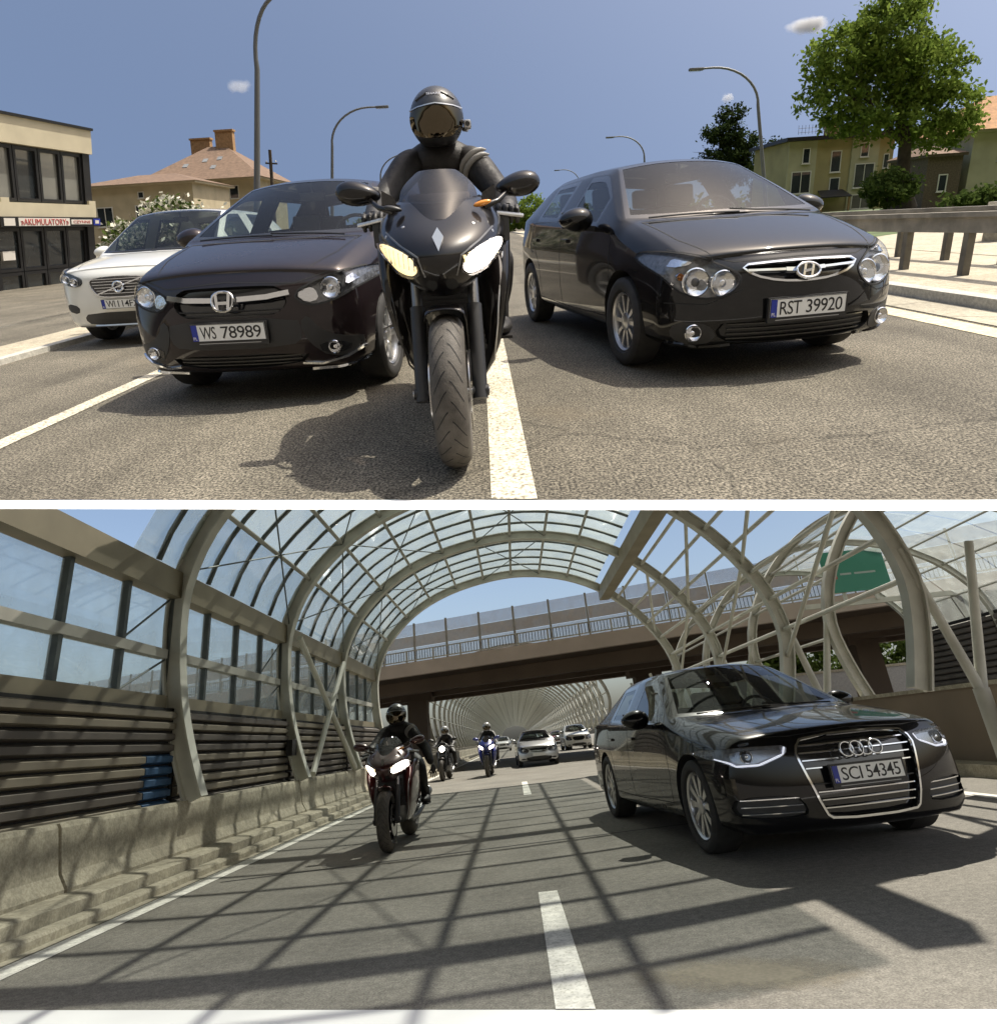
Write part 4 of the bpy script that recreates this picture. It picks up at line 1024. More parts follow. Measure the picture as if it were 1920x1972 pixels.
def make_rider(label, loc, rz, suit=None, helm=None, visor=None, stripes=True, group=None, scale=1.0, camera=False, upright=0.0, legs=None, lean=0.0, wave=False, writing=None):
    suit = suit or leather; helm = helm or helmet_m
    root = thing('person', label, 'person', loc, rz, group, scale, tilt=lean)
    u = upright
    J = {'pelvis': (0,1.26,.90), 'waist': (0,1.18,1.02), 'chest': (0,1.08,1.16), 'collar': (0,1.03,1.265), 'neck': (0,1.00,1.32+u*.3)}
    V = [J['pelvis'], J['waist'], J['chest'], J['collar'], J['neck']]; Rr = [(.165,.14), (.16,.135), (.19,.14), (.145,.11), .095]
    E = [(0,1),(1,2),(2,3),(3,4)]
    for s in (-1, 1):
        b = len(V)
        wr = (s*.285, .455, .955); el = (s*.285, .76, 1.02)
        if wave and s > 0: wr, el = (s*.42, .72, .78), (s*.33, .92, .98)
        V += [(s*.10,1.05,1.225), (s*.160,1.01,1.205), (s*.225,.90,1.11), el, (lerp(el[0],wr[0],.5), lerp(el[1],wr[1],.5), lerp(el[2],wr[2],.5)), wr]
        Rr += [.10, .088, .072, .062, .056, .042]
        E += [(3,b),(b,b+1),(b+1,b+2),(b+2,b+3),(b+3,b+4),(b+4,b+5)]
    for s in (-1, 1):
        b = len(V)
        V += [(s*.10,1.24,.86), (s*.20,1.06,.80), (s*.265,.88,.74), (s*.26,1.02,.60), (s*.25,1.20,.46)]
        Rr += [.115, .095, .072, .064, .046]
        E += [(0,b),(b,b+1),(b+1,b+2),(b+2,b+3),(b+3,b+4)]
    body = skin_mesh('body', V, E, Rr, 0)
    body.materials.append(suit)
    mobj('body', body, root, smooth=70)
    for s in (-1, 1):          # boots
        bt = MB(); a = Matrix.Translation((s*.265, 1.12, .385)) @ Matrix.Rotation(-s*R(8), 4, 'Z')
        def foot(v):
            v = Vector(v); v.z *= (1.0 if v.y > 0 else .75); v.x *= 1 + .1*(-v.y/.14); return v
        bt.add(*ellipsoid(.050, .145, .052, 18, 12, foot), xf=a); bt.tube([(s*.25,1.20,.39),(s*.25,1.20,.52)], [.052,.058], 14)
        bt.box((s*.265-.042, 1.0, .335), (s*.265+.042, 1.24, .350))
        bt.obj('boot', glove_m if not stripes or s < 0 else leather, root, smooth=50)
    for s in (-1, 1):          # hands closed on the bars
        h = MB(); grip0 = Vector((s*.235,.39,.945)); grip1 = Vector((s*.325,.425,.937)); wrist = Vector((s*.285,.462,.957))
        if wave and s > 0:
            c = Vector((s*.44,.70,.72)); h.add(*ellipsoid(.030,.022,.05,14,10), xf=Matrix.Translation(c))
            for k in range(4): h.tube([c+Vector((.02*(k-1.5),0,-.03)), c+Vector((.024*(k-1.5),-.005,-.085-.01*(k in (1,2))))], [.010,.007], 6)
            h.tube([c+Vector((-s*.025,0,.0)), c+Vector((-s*.055,-.01,-.04))], [.011,.008], 6)
        else:
            mid = (grip0+grip1)/2
            h.add(*ellipsoid(.050,.040,.026,16,10), xf=Matrix.Translation(mid + Vector((0,.030,.018))) @ Matrix.Rotation(s*R(20), 4, 'Z'))
            h.tube([wrist + Vector((0,.03,.01)), mid + Vector((0,.04,.016))], [.042,.034], 10)
            ln = (1.0, 1.12, 1.06, .86)
            for k in range(4):
                c = grip0.lerp(grip1, .08 + .28*k); L_ = ln[k]
                pts = [c + Vector((0,.032,.026)), c + Vector((0,.000,.034)), c + Vector((0,-.030*L_,.020)), c + Vector((0,-.036*L_,-.008)), c + Vector((0,-.016,-.026))]
                h.tube(pts, [.0115,.0115,.0105,.0095,.008], 8)
            h.tube([grip0 + Vector((0,.045,.005)), grip0 + Vector((-s*.012,.020,-.018)), grip0 + Vector((s*.02,-.012,-.026))], [.014,.012,.009], 8)
        h.obj('glove', glove_m, root, smooth=60)
    if stripes:
        for s in (1,):
            for q in (0.30, 0.52):
                a, b = Vector((s*.160,1.01,1.205)), Vector((s*.225,.90,1.11)); c = a.lerp(b, q); d = (b-a).normalized()
                x = d.cross(Vector((0,0,1))).normalized(); y = x.cross(d); r0 = lerp(.088,.072,q)+.005
                pts = [c + (x*math.cos(t)*s + y*math.sin(t))*r0 for t in [R(-50+i*17) for i in range(10)]]
                sb = MB(); sb.tube([tuple(p) for p in pts], [.004,.009,.012,.013,.013,.013,.013,.012,.009,.004], 8, flat=.45); sb.obj('sleeve_stripe', white_leather, root, smooth=50)
    # helmet
    hc = Matrix.Translation((0, .955, 1.385+u*.3)) @ Matrix.Rotation(R(8), 4, 'X')
    def hs(v):
        v = Vector(v)
        if v.z < 0: v.z *= .98; v.x *= 1 - .16*(-v.z/.135)**1.5; v.y *= 1.02
        if v.y < 0 and v.z < -.02: v.y -= .018*min(1, (-v.z-.02)/.05)
        if v.z < -.105: v.z = -.105 + (v.z+.105)*.25
        return v
    hv, hf = ellipsoid(.127, .155, .141, 36, 26, hs)
    hv = [hc @ v for v in hv]
    hm = MB().add(hv, hf); ho = hm.obj('helmet', helm, root, smooth=70)
    bv = BVHTree.FromPolygons(hv, hf); z0 = 1.385+u*.3
    vz = [(-.116,z0+.030),(0,z0+.040),(.116,z0+.030),(.121,z0-.02),(.104,z0-.066),(.05,z0-.088),(-.05,z0-.088),(-.104,z0-.066),(-.121,z0-.02)]
    patch(bv, chaikin(vz, 2), 'F', .005, .008, .012).obj('visor', visor or visor_m, ho, smooth=70)
    t_ = MB(); trim(t_, bv, [(-.115,z0+.034),(0,z0+.046),(.115,z0+.034)], 'F', .008, .008); t_.obj('visor_rim', silver_m, ho, smooth=40)
    for s in (-1, 1):
        vt = MB(); trim(vt, bv, [(s*.03,z0+.098),(s*.085,z0+.07)], 'F', .010, .006); vt.obj('helmet_vent', plastic, ho)
    if writing:
        p, n = None, None
        p, n, _i, _d = bv.ray_cast(Vector((0,-2,z0+.092)), Vector((0,1,0)))
        text('helmet_lettering', writing, .07, .012, silver_m, ho, Matrix.Translation(p + Vector((0,-.003,0))) @ Matrix.Rotation(R(-38), 4, 'X'), .001)
    if camera:
        cb = MB(); cb.add(*rbox((.018,.026,.020)), xf=Matrix.Translation((.142,.93,z0-.03))); cb.tube([(.120,.95,z0-.045),(.142,.94,z0-.05)], .010, 8)
        cb.lathe([(-.012,.0005),(-.012,.011),(.0,.011)], 14, axis='y', xf=Matrix.Translation((.142,.902,z0-.03)), m=1)
        cb.obj('action_camera', [silver_m, gloss_black], root, smooth=40)
    return root

# ================================================================ THE STREET (upper view)
use_place(True)
def surface(name, dark, light, scale=900.0, rough=.9, patchy=.25, bump=.35, stain=None, cracks=False, spk=(.35,.65), tracks=0.0):
    """road surface: stone speckle, broad wear and optional stains"""
    m = bpy.data.materials.new(name); m.use_nodes = True; nt = m.node_tree; L = nt.links.new; b = nt.nodes['Principled BSDF']
    b.inputs['Roughness'].default_value = rough; b.inputs['Specular IOR Level'].default_value = .3
    tc = nt.nodes.new('ShaderNodeTexCoord')
    def noi(s, d=3, r=.6):
        n = nt.nodes.new('ShaderNodeTexNoise'); n.inputs['Scale'].default_value = s; n.inputs['Detail'].default_value = d; n.inputs['Roughness'].default_value = r
        L(tc.outputs['Object'], n.inputs['Vector']); return n
    def rng(src, a, b_, c, d):
        mp = nt.nodes.new('ShaderNodeMapRange'); mp.inputs['From Min'].default_value = a; mp.inputs['From Max'].default_value = b_; mp.inputs['To Min'].default_value = c; mp.inputs['To Max'].default_value = d
        L(src, mp.inputs['Value']); return mp.outputs[0]
    n1 = noi(scale, 2, .7); n2 = noi(1.1, 5); n3 = noi(scale*.22, 2)
    mx = nt.nodes.new('ShaderNodeMix'); mx.data_type = 'RGBA'; mx.inputs['A'].default_value = (*dark, 1); mx.inputs['B'].default_value = (*light, 1)
    L(rng(n1.outputs['Fac'], spk[0], spk[1], 0, 1), mx.inputs['Factor']); cur = mx.outputs['Result']
    def mul(fac):
        nonlocal cur
        q = nt.nodes.new('ShaderNodeMix'); q.data_type = 'RGBA'; q.blend_type = 'MULTIPLY'; q.inputs['Factor'].default_value = 1
        L(cur, q.inputs['A']); L(fac, q.inputs['B']); cur = q.outputs['Result']
    mul(rng(n2.outputs['Fac'], .3, .7, 1-patchy, 1+patchy)); mul(rng(n3.outputs['Fac'], .3, .7, .8, 1.2))
    if tracks:
        mpp = nt.nodes.new('ShaderNodeMapping'); mpp.inputs['Scale'].default_value = (1.5,.05,1); L(tc.outputs['Object'], mpp.inputs['Vector'])
        nt_ = nt.nodes.new('ShaderNodeTexNoise'); nt_.inputs['Scale'].default_value = 1.4; nt_.inputs['Detail'].default_value = 5; L(mpp.outputs[0], nt_.inputs['Vector'])
        mul(rng(nt_.outputs['Fac'], .35, .65, 1-tracks, 1+tracks))
        v = nt.nodes.new('ShaderNodeTexVoronoi'); v.feature = 'DISTANCE_TO_EDGE'; v.inputs['Scale'].default_value = .33
        w = noi(2.2, 5); ad = nt.nodes.new('ShaderNodeMix'); ad.data_type = 'VECTOR'; ad.inputs['Factor'].default_value = .25
        L(tc.outputs['Object'], ad.inputs['A']); L(w.outputs['Color'], ad.inputs['B']); L(ad.outputs['Result'], v.inputs['Vector'])
        mul(rng(v.outputs['Distance'], .0, .0045, .62, 1))
    if stain:
        n4 = noi(.45, 6, .65); q = nt.nodes.new('ShaderNodeMix'); q.data_type = 'RGBA'; q.inputs['B'].default_value = (*stain, 1)
        L(rng(n4.outputs['Fac'], .56, .70, 0, .6), q.inputs['Factor']); L(cur, q.inputs['A']); cur = q.outputs['Result']
    if cracks:
        v = nt.nodes.new('ShaderNodeTexVoronoi'); v.feature = 'DISTANCE_TO_EDGE'; v.inputs['Scale'].default_value = 1.1
        w = noi(3, 4); ad = nt.nodes.new('ShaderNodeMix'); ad.data_type = 'VECTOR'; ad.inputs['Factor'].default_value = .12
        L(tc.outputs['Object'], ad.inputs['A']); L(w.outputs['Color'], ad.inputs['B']); L(ad.outputs['Result'], v.inputs['Vector'])
        mul(rng(v.outputs['Distance'], .0, .012, .35, 1))
    L(cur, b.inputs['Base Color'])
    bp = nt.nodes.new('ShaderNodeBump'); bp.inputs['Strength'].default_value = bump; bp.inputs['Distance'].default_value = .004
    L(n1.outputs['Fac'], bp.inputs['Height']); L(bp.outputs[0], b.inputs['Normal'])
    return m
asphalt = surface('asphalt_street', (.030,.027,.022), (.245,.22,.17), 88, tracks=.18, stain=(.13,.105,.07), spk=(.40,.66))
pave_m = surface('paving_pale', (.30,.265,.20), (.47,.42,.32), 60, patchy=.15)
concrete_g = surface('gutter_concrete', (.28,.255,.20), (.42,.385,.30), 90, patchy=.2, cracks=True)
kerb_m = surface('kerb_stone', (.36,.35,.31), (.50,.48,.43), 120, patchy=.15)
line_m = surface('road_paint', (.20,.18,.14), (.60,.555,.44), 60, patchy=.22, bump=.3, spk=(.36,.54))
line_y = surface('road_paint_edge', (.42,.36,.24), (.60,.53,.36), 70, patchy=.12, bump=.2, spk=(.32,.55))
coping_m = M('white_coping', (.88,.88,.87), .6)
grass_m = M('verge_grass', (.07,.10,.03), .9, var=.4, vscale=2)

def sheet(name, pts, mat, z=None):
    o = MB().add([(p[0], p[1], p[2] if len(p) > 2 else (z or 0)) for p in pts], [tuple(range(len(pts)))]).obj(name, mat)
    return structure(o)
near = lambda x: 2.118 - .1667*x          # front edge of the street slab
def strip(name, x0, x1, y1, mat, z, y0=None):
    return sheet(name, [(x0, near(x0) if y0 is None else y0, z), (x1, near(x1) if y0 is None else y0, z), (x1, y1, z), (x0, y1, z)], mat)
sheet('road', [(-3.4, near(-3.4)), (3.6, near(3.6)), (9, 6), (60, 60), (330, 400), (-330, 400), (-60, 60), (-9, 6)], asphalt)
d = .085
sheet('slab_edge', [(-3.4, near(-3.4)-d, -.001), (3.2, near(3.2)-d, -.001), (3.2, near(3.2)-.001, -.001), (-3.4, near(-3.4)-.001, -.001)], coping_m)
strip('lane_marking', -.02, .14, 26, line_m, .004)
sheet('lane_marking', [(-2.59, near(-2.59), .004), (-2.47, near(-2.47), .004), (-2.47, 60, .004), (-2.59, 60, .004)], line_m)
strip('edge_marking', 3.40, 3.64, 60, line_y, .004, 3.2)
strip('gutter', 3.70, 4.16, 70, concrete_g, .006, 3.4)
MB().box((4.16, 3.6, -.02), (4.34, 90, .10)).obj('kerb', kerb_m)['kind'] = 'structure'
sheet('pavement', [(4.34, 4.2, .095), (6.9, 6, .095), (11, 60, .095), (9, 90, .095), (4.34, 90, .095)], pave_m)
sheet('verge', [(6.9, 6.05, .02), (60, 50, .02), (200, 240, .02), (12, 240, .02), (9.2, 90, .02)], grass_m)
sheet('opposite_carriageway', [(6.92, 6.1, .10), (30, 27, .10), (30, 34, .10), (7.6, 15, .10)], pave_m)
MB().box((-4.46, 4.8, -.02), (-4.34, 60, .05)).obj('kerb', kerb_m)['kind'] = 'structure'
sheet('forecourt', [(-4.46, 4.6, .03), (-4.46, 80, .03), (-40, 80, -.72), (-40, 20, -.74), (-13, 12, -.70), (-6.6, 6, -.05)], pave_m)
MB().add([(-6.75, 6.6, .0), (-6.6, 6.6, .0), (-6.6, 40, -.0), (-6.75, 40, -.0), (-6.75, 6.6, -.2), (-6.6, 6.6, -.2), (-6.6, 40, -.2), (-6.75, 40, -.2)], [(0,1,2,3),(4,5,1,0),(1,5,6,2)]).obj('kerb', kerb_m)['kind'] = 'structure'

# ---- guard rail of posts and beams on the right
rail_m = M('weathered_rail', (.20,.185,.155), .75, var=.35, vscale=4, bump=.3, bscale=25)
post_m = M('rail_post', (.12,.11,.09), .8, var=.3, vscale=6, bump=.3)
for X, lab, z0, z1, ys in ((5.22, 'low brown guard rail on square posts nearest the kerb', .44, .60, [4.1+1.06*i for i in range(14)]),
                           (6.36, 'second brown guard rail running parallel behind the first', .47, .63, [6.1+1.06*i for i in range(16)])):
    t = thing('guard_rail', lab, 'guard rail', (X, 0, .095), 0, 'guard rails by the road')
    MB().box((-.05, ys[0]-.6, z0), (.03, ys[-1]+6, z1)).obj('beam', rail_m, t)
    for y in ys: MB().box((-.04, y-.042, 0), (.04, y+.042, z0+.10)).obj('post', post_m, t)
    MB().box((-.09, ys[0]-.6, z1), (.06, ys[-1]+6, z1+.05)).obj('top_board', rail_m, t)
wall_m = surface('render_wall', (.30,.27,.21), (.40,.36,.28), 20, patchy=.2)
t = thing('garden_wall', 'long low rendered wall with pale coping behind the guard rails', 'wall', (0,0,0))
MB().add([(9.2,12.5,0),(34,31,0),(34.2,30.7,0),(9.4,12.2,0),(9.2,12.5,.70),(34,31,.70),(34.2,30.7,.70),(9.4,12.2,.70)], [(3,2,6,7),(4,5,6,7)[::-1],(0,3,7,4),(1,0,4,5)]).obj('wall_body', wall_m, t)
MB().bar((9.25,12.3,.745), (34.1,30.85,.745), .34, .07).obj('coping', kerb_m, t)

# ---- street lamps
lamp_post_m = M('lamp_post_paint', (.13,.135,.14), .5, .3)
def street_lamp(label, x, y, lean, arm, h=8.6):
    t = thing('street_lamp', label, 'street lamp', (x, y, -.3 if x < 0 else 0), 0, 'curved street lamps')
    hb = h*.76; pts = [(0,0,0), (lean*hb*.5, 0, hb*.5), (lean*hb, 0, hb)]
    for i in range(1, 11):
        a = math.pi/2*i/10
        pts.append((lean*hb + (arm-lean*hb)*(.72*(1-math.cos(a))), 0, hb + (h-hb)*math.sin(a)))
    pts.append((arm*.97, 0, h-.02))
    MB().tube(pts, [.13,.11,.09]+[.075-.002*i for i in range(10)]+[.05], 10).obj('pole', lamp_post_m, t, smooth=40)
    hd = MB(); s = 1 if arm > 0 else -1
    hd.add(*rbox((.42,.14,.07)), xf=Matrix.Translation((arm-.1*s, 0, h-.03)))
    hd.obj('lamp_head', lamp_post_m, t, smooth=40)
    MB().add(*rbox((.30,.10,.025)), xf=Matrix.Translation((arm-.05*s, 0, h-.12))).obj('diffuser', lens, t, smooth=40)
    MB().lathe([(0,.0005),(0,.20),(.5,.17),(.55,.13)], 12, axis='z').obj('base', lamp_post_m, t, smooth=40)
street_lamp('tall curved street lamp rising behind the dark crossover, nearest on the left', -8.7, 26.6, .19, 3.0, 9.0)
street_lamp('curved street lamp left of the rider with its arm towards the helmet', -10.2, 47.5, .15, 4.6, 8.8)
street_lamp('far curved street lamp just behind the rider on the left', -10.6, 74, .12, 4.4)
street_lamp('large curved street lamp in front of the pines on the right', 17.7, 42.5, -.17, -4.9)
street_lamp('smaller curved street lamp above the roof of the black hatchback', 17.6, 73, -.06, -4.0)
street_lamp('farthest street lamp between the rider and the black hatchback', 16.6, 113, -.04, -3.9)

# ---- foliage
def leaf_mat(name, c1, c2, tr=.35):
    m = bpy.data.materials.new(name); m.use_nodes = True; nt = m.node_tree; L = nt.links.new; nt.nodes.clear()
    o = nt.nodes.new('ShaderNodeOutputMaterial'); d = nt.nodes.new('ShaderNodeBsdfDiffuse'); t = nt.nodes.new('ShaderNodeBsdfTranslucent'); x = nt.nodes.new('ShaderNodeMixShader'); x.inputs[0].default_value = tr
    tc = nt.nodes.new('ShaderNodeTexCoord'); n = nt.nodes.new('ShaderNodeTexNoise'); n.inputs['Scale'].default_value = 1.3; n.inputs['Detail'].default_value = 4
    L(tc.outputs['Object'], n.inputs['Vector']); mx = nt.nodes.new('ShaderNodeMix'); mx.data_type = 'RGBA'; mx.inputs['A'].default_value = (*c1, 1); mx.inputs['B'].default_value = (*c2, 1)
    mp = nt.nodes.new('ShaderNodeMapRange'); mp.inputs['From Min'].default_value = .35; mp.inputs['From Max'].default_value = .65; L(n.outputs['Fac'], mp.inputs['Value']); L(mp.outputs[0], mx.inputs['Factor'])
    L(mx.outputs['Result'], d.inputs[0]); L(mx.outputs['Result'], t.inputs[0]); L(d.outputs[0], x.inputs[1]); L(t.outputs[0], x.inputs[2]); L(x.outputs[0], o.inputs[0])
    return m
leaf_green = leaf_mat('leaf_green', (.10,.155,.028), (.21,.275,.055), .42)
leaf_dark = leaf_mat('needle_dark', (.020,.034,.013), (.055,.075,.026), .15)
leaf_mid = leaf_mat('leaf_mid', (.055,.085,.022), (.11,.15,.04))
blossom = leaf_mat('white_blossom', (.62,.60,.50), (.75,.73,.62), .2)
bark = M('bark', (.055,.042,.030), .95, var=.4, vscale=3, bump=.6, bscale=12)
def clumps(blobs, n_cl, n_leaf, size, cl_r, rng, shell=.55, droop=.0, mats=1, frac=0.0):
    """leaf cards gathered in clumps through a set of ellipsoids"""
    mb = MB(); W = [b[1][0]*b[1][1]*b[1][2] for b in blobs]
    for _ in range(n_cl):
        (c, r) = rng.choices(blobs, W)[0]
        while True:
            v = Vector((rng.uniform(-1,1), rng.uniform(-1,1), rng.uniform(-1,1)))
            if shell < v.length < 1: break
        cc = Vector((c[0]+v.x*r[0], c[1]+v.y*r[1], c[2]+v.z*r[2])); k = cl_r*rng.uniform(.6,1.3)
        for _ in range(n_leaf):
            p = cc + Vector((rng.gauss(0,.5), rng.gauss(0,.5), rng.gauss(0,.38)))*k
            nrm = Vector((rng.gauss(0,1), rng.gauss(0,1), rng.gauss(.4,1))).normalized()
            a = nrm.orthogonal().normalized(); a.rotate(Matrix.Rotation(rng.uniform(0,6.3), 3, nrm)); b = nrm.cross(a)
            s = size*rng.uniform(.6,1.3)
            mb.add([p+a*s, p+b*s*.55, p-a*s, p-b*s*.55], [(0,1,2,3)], 1 if rng.random() < frac else 0)
    return mb
def trunk_mesh(base, top, r0, r1, limbs, rng):
    mb = MB(); b, t = Vector(base), Vector(top); n = 7
    pts = [b.lerp(t, i/n) + Vector((rng.gauss(0,.06), rng.gauss(0,.06), 0))*r0*3 for i in range(n+1)]
    mb.tube(pts, [lerp(r0*(1.35 if i == 0 else 1), r1, i/n) for i in range(n+1)], 10)
    for st, en, r in limbs:
        st, en = Vector(st), Vector(en); m_ = st.lerp(en, .5) + Vector((rng.gauss(0,.2), rng.gauss(0,.2), .25))
        mb.tube([st, st.lerp(m_, .5), m_, m_.lerp(en,.5), en], [r, r*.85, r*.65, r*.45, r*.2], 7)
        for _ in range(3):
            e2 = en + Vector((rng.uniform(-1.3,1.3), rng.uniform(-1.3,1.3), rng.uniform(.2,1.5))); mb.tube([m_, m_.lerp(e2,.5)+Vector((0,0,.2)), e2], [r*.4, r*.3, r*.1], 5)
    return mb
def tree(name, label, blobs, base, top, r0, limbs, n_cl, n_leaf, size, cl_r, leafm, seed, group, shell=.5, frac=0.0, mats=None, cat='tree'):
    rng = random.Random(seed)
    o = Vector(base); t = thing(name, label, cat, base, 0, group)
    rel = lambda p: (p[0]-o.x, p[1]-o.y, p[2]-o.z)
    trunk_mesh((0,0,0), rel(top), r0, r0*.25, [(rel(a), rel(b), r) for a, b, r in limbs], rng).obj('trunk', bark, t, smooth=50)
    clumps([(rel(c), r) for c, r in blobs], n_cl, n_leaf, size, cl_r, rng, shell, frac=frac).obj('crown', mats or leafm, t, fix=False)
    return t
tree('tree', 'tall leafy green tree with dark trunk beside the yellow flats', [((26.9,48,10.6),(2.6,2.4,2.0)), ((24.0,48,9.6),(2.3,2.2,1.9)), ((23.4,48,7.4),(1.9,2,1.4)), ((25.2,47.5,5.8),(1.9,2,1.1)), ((29.7,48,8.6),(2.4,2.3,1.9)), ((31.6,48,6.4),(1.9,2,1.5)), ((31.0,48,4.9),(1.7,1.8,.9)), ((27.2,48,12.2),(1.9,1.8,1.1)), ((27.2,48.5,8.0),(2.4,2.3,1.7)), ((28.6,47.5,5.6),(1.8,1.8,1.1)), ((33.0,48,5.2),(1.1,1.2,.9))],
     (29.6,48,.3), (27.4,48,10.5), .55, [((29.0,48,4.2),(24.6,48,7.6),.22), ((28.6,48,4.8),(30.8,48.5,7.4),.20), ((28.2,48,6),(25.4,47.5,10.4),.16), ((28.0,48,7),(28.6,48,11.4),.14)], 820, 26, .175, .60, leaf_green, 3, 'trees behind the street')
for i, (x, y, h, w, lab) in enumerate([(32.6,92,13.4,3.6,'dark spreading pine behind the black hatchback windscreen'), (39.2,94,9.4,2.9,'lower dark pine next to the yellow flats')]):
    blobs = [((x, y, h-1.2), (w*.45,w*.45,1.2)), ((x-w*.3, y, h-3.2), (w*.75,w*.6,1.1)), ((x+w*.4, y, h-4.4), (w*.8,w*.6,1.1)), ((x, y, h-6), (w,w*.7,1.3)), ((x, y, h-8), (w*.9,w*.7,1.5))]
    tree('pine_tree', lab, blobs, (x,y,.2), (x,y,h-.5), .4, [((x,y,h*.5),(x-w,y,h*.6),.12), ((x,y,h*.45),(x+w,y,h*.58),.12)], 380, 26, .22, .70, leaf_dark, 20+i, 'trees behind the street', .2)
tree('bush', 'rounded green bush at the foot of the yellow flats', [((27.0,46,1.7),(1.8,1.4,1.1))], (27.0,46,.2), (27.0,46,1.6), .1, [], 130, 18, .16, .4, leaf_mid, 31, 'hedges and bushes', .3, cat='bush')
for i, (x, y, w, lab) in enumerate([(24.5,30.5,6.0,'trimmed ivy hedge along the top of the low wall'), (31.0,35.0,5.5,'hedge behind the low wall at the right edge of the street')]):
    tree('hedge', lab, [((x,y,.75),(w*.6,.7,.55)), ((x-w*.3,y,.7),(w*.4,.7,.5)), ((x+w*.3,y,.7),(w*.4,.7,.5))], (x,y,.1), (x,y,.6), .06, [], 260, 16, .13, .33, leaf_mid, 41+i, 'hedges and bushes', .3, cat='hedge')
tree('flowering_bush', 'white blossoming shrub in front of the beige house', [((-18.2,42,2.3),(1.7,1.4,1.3)), ((-20.6,42,1.3),(1.6,1.4,1.2)), ((-16.4,42,1.7),(1.5,1.4,1.1)), ((-21.6,42,.6),(1.3,1.2,1.0))],
     (-20.0,42,-.5), (-19.4,42,2.0), .11, [((-19.8,42,.4),(-17.6,42,2.6),.07), ((-19.8,42,.2),(-21,42,1.6),.06)], 260, 20, .17, .55, leaf_mid, 51, 'hedges and bushes', .25, frac=.52, mats=[leaf_mid, blossom], cat='bush')
tree('far_bush', 'light green bush far behind the rider by the road', [((7.5,95,2.4),(3.0,2.2,2.2)), ((4.6,95,1.7),(2.2,2,1.5))], (7,95,.1), (7,95,2.4), .2, [], 150, 18, .26, .7, leaf_green, 61, 'hedges and bushes', .3, cat='bush')
tl = random.Random(9)
ft = clumps([((x, 150+tl.uniform(-4,4), 1.5), (7, 3, tl.uniform(1.5, 3.2))) for x in range(-30, 80, 9)], 520, 14, .6, 1.4, tl, .3).obj('distant_trees', leaf_mid, fix=False)
ft['kind'] = 'stuff'

# ---- buildings
cream = M('cream_render', (.56,.50,.36), .85, var=.08, vscale=1.5, bump=.1, bscale=40)
beige = M('beige_render', (.46,.39,.26), .9, var=.12, vscale=.8, bump=.1)
ochre = M('ochre_render', (.33,.28,.14), .9, var=.15, vscale=.6, bump=.1)
pale_green = M('pale_render', (.38,.36,.24), .9, var=.12, vscale=.7, bump=.1)
frame_dark = M('dark_frame', (.022,.022,.024), .4, .3)
white_frame = M('white_frame', (.62,.60,.54), .5)
pane_m = M('dark_pane', (.030,.036,.040), .04, .0, coat=.0, spec=1.0, var=.3, vscale=.7)
pane_blind = M('blind_pane', (.20,.20,.18), .15, coat=1.0, var=.12, vscale=.9)
tile_m = M('roof_tiles', (.155,.10,.066), .85, var=.25, vscale=2.5, bump=.5, bscale=9)
tile_o = M('orange_tiles', (.32,.17,.075), .85, var=.25, vscale=2.5, bump=.5, bscale=9)
brick_m = M('chimney_brick', (.36,.22,.11), .9, var=.25, vscale=5)
sign_r = M('sign_red', (.42,.05,.05), .5)
sign_w = M('sign_white', (.70,.66,.60), .5)

def window(parent, xf, x0, x1, z0, z1, fr=white_frame, pn=pane_m, mull=1, t=.06, sill=True):
    """frame proud of the wall, pane set back in it; wall plane y = 0, outside is -y"""
    m = MB(); e = min(.09, (x1-x0)*.12)
    for a, b in (((x0,z0),(x1,z0+e)), ((x0,z1-e),(x1,z1)), ((x0,z0+e),(x0+e,z1-e)), ((x1-e,z0+e),(x1,z1-e))):
        m.box((a[0],-t,a[1]), (b[0],.02,b[1]), 0, xf)
    for i in range(1, mull+1):
        xx = lerp(x0, x1, i/(mull+1)); m.box((xx-e*.4,-t*.8,z0+e), (xx+e*.4,.02,z1-e), 0, xf)
    f = m.obj('window', fr, parent)
    MB().box((x0+e*.5,-.015,z0+e*.5), (x1-e*.5,.03,z1-e*.5), 0, xf).obj('pane', pn, f)
    if sill: MB().box((x0-.06,-.14,z0-.07), (x1+.06,.02,z0-.002), 0, xf).obj('sill', fr, f)
    return f

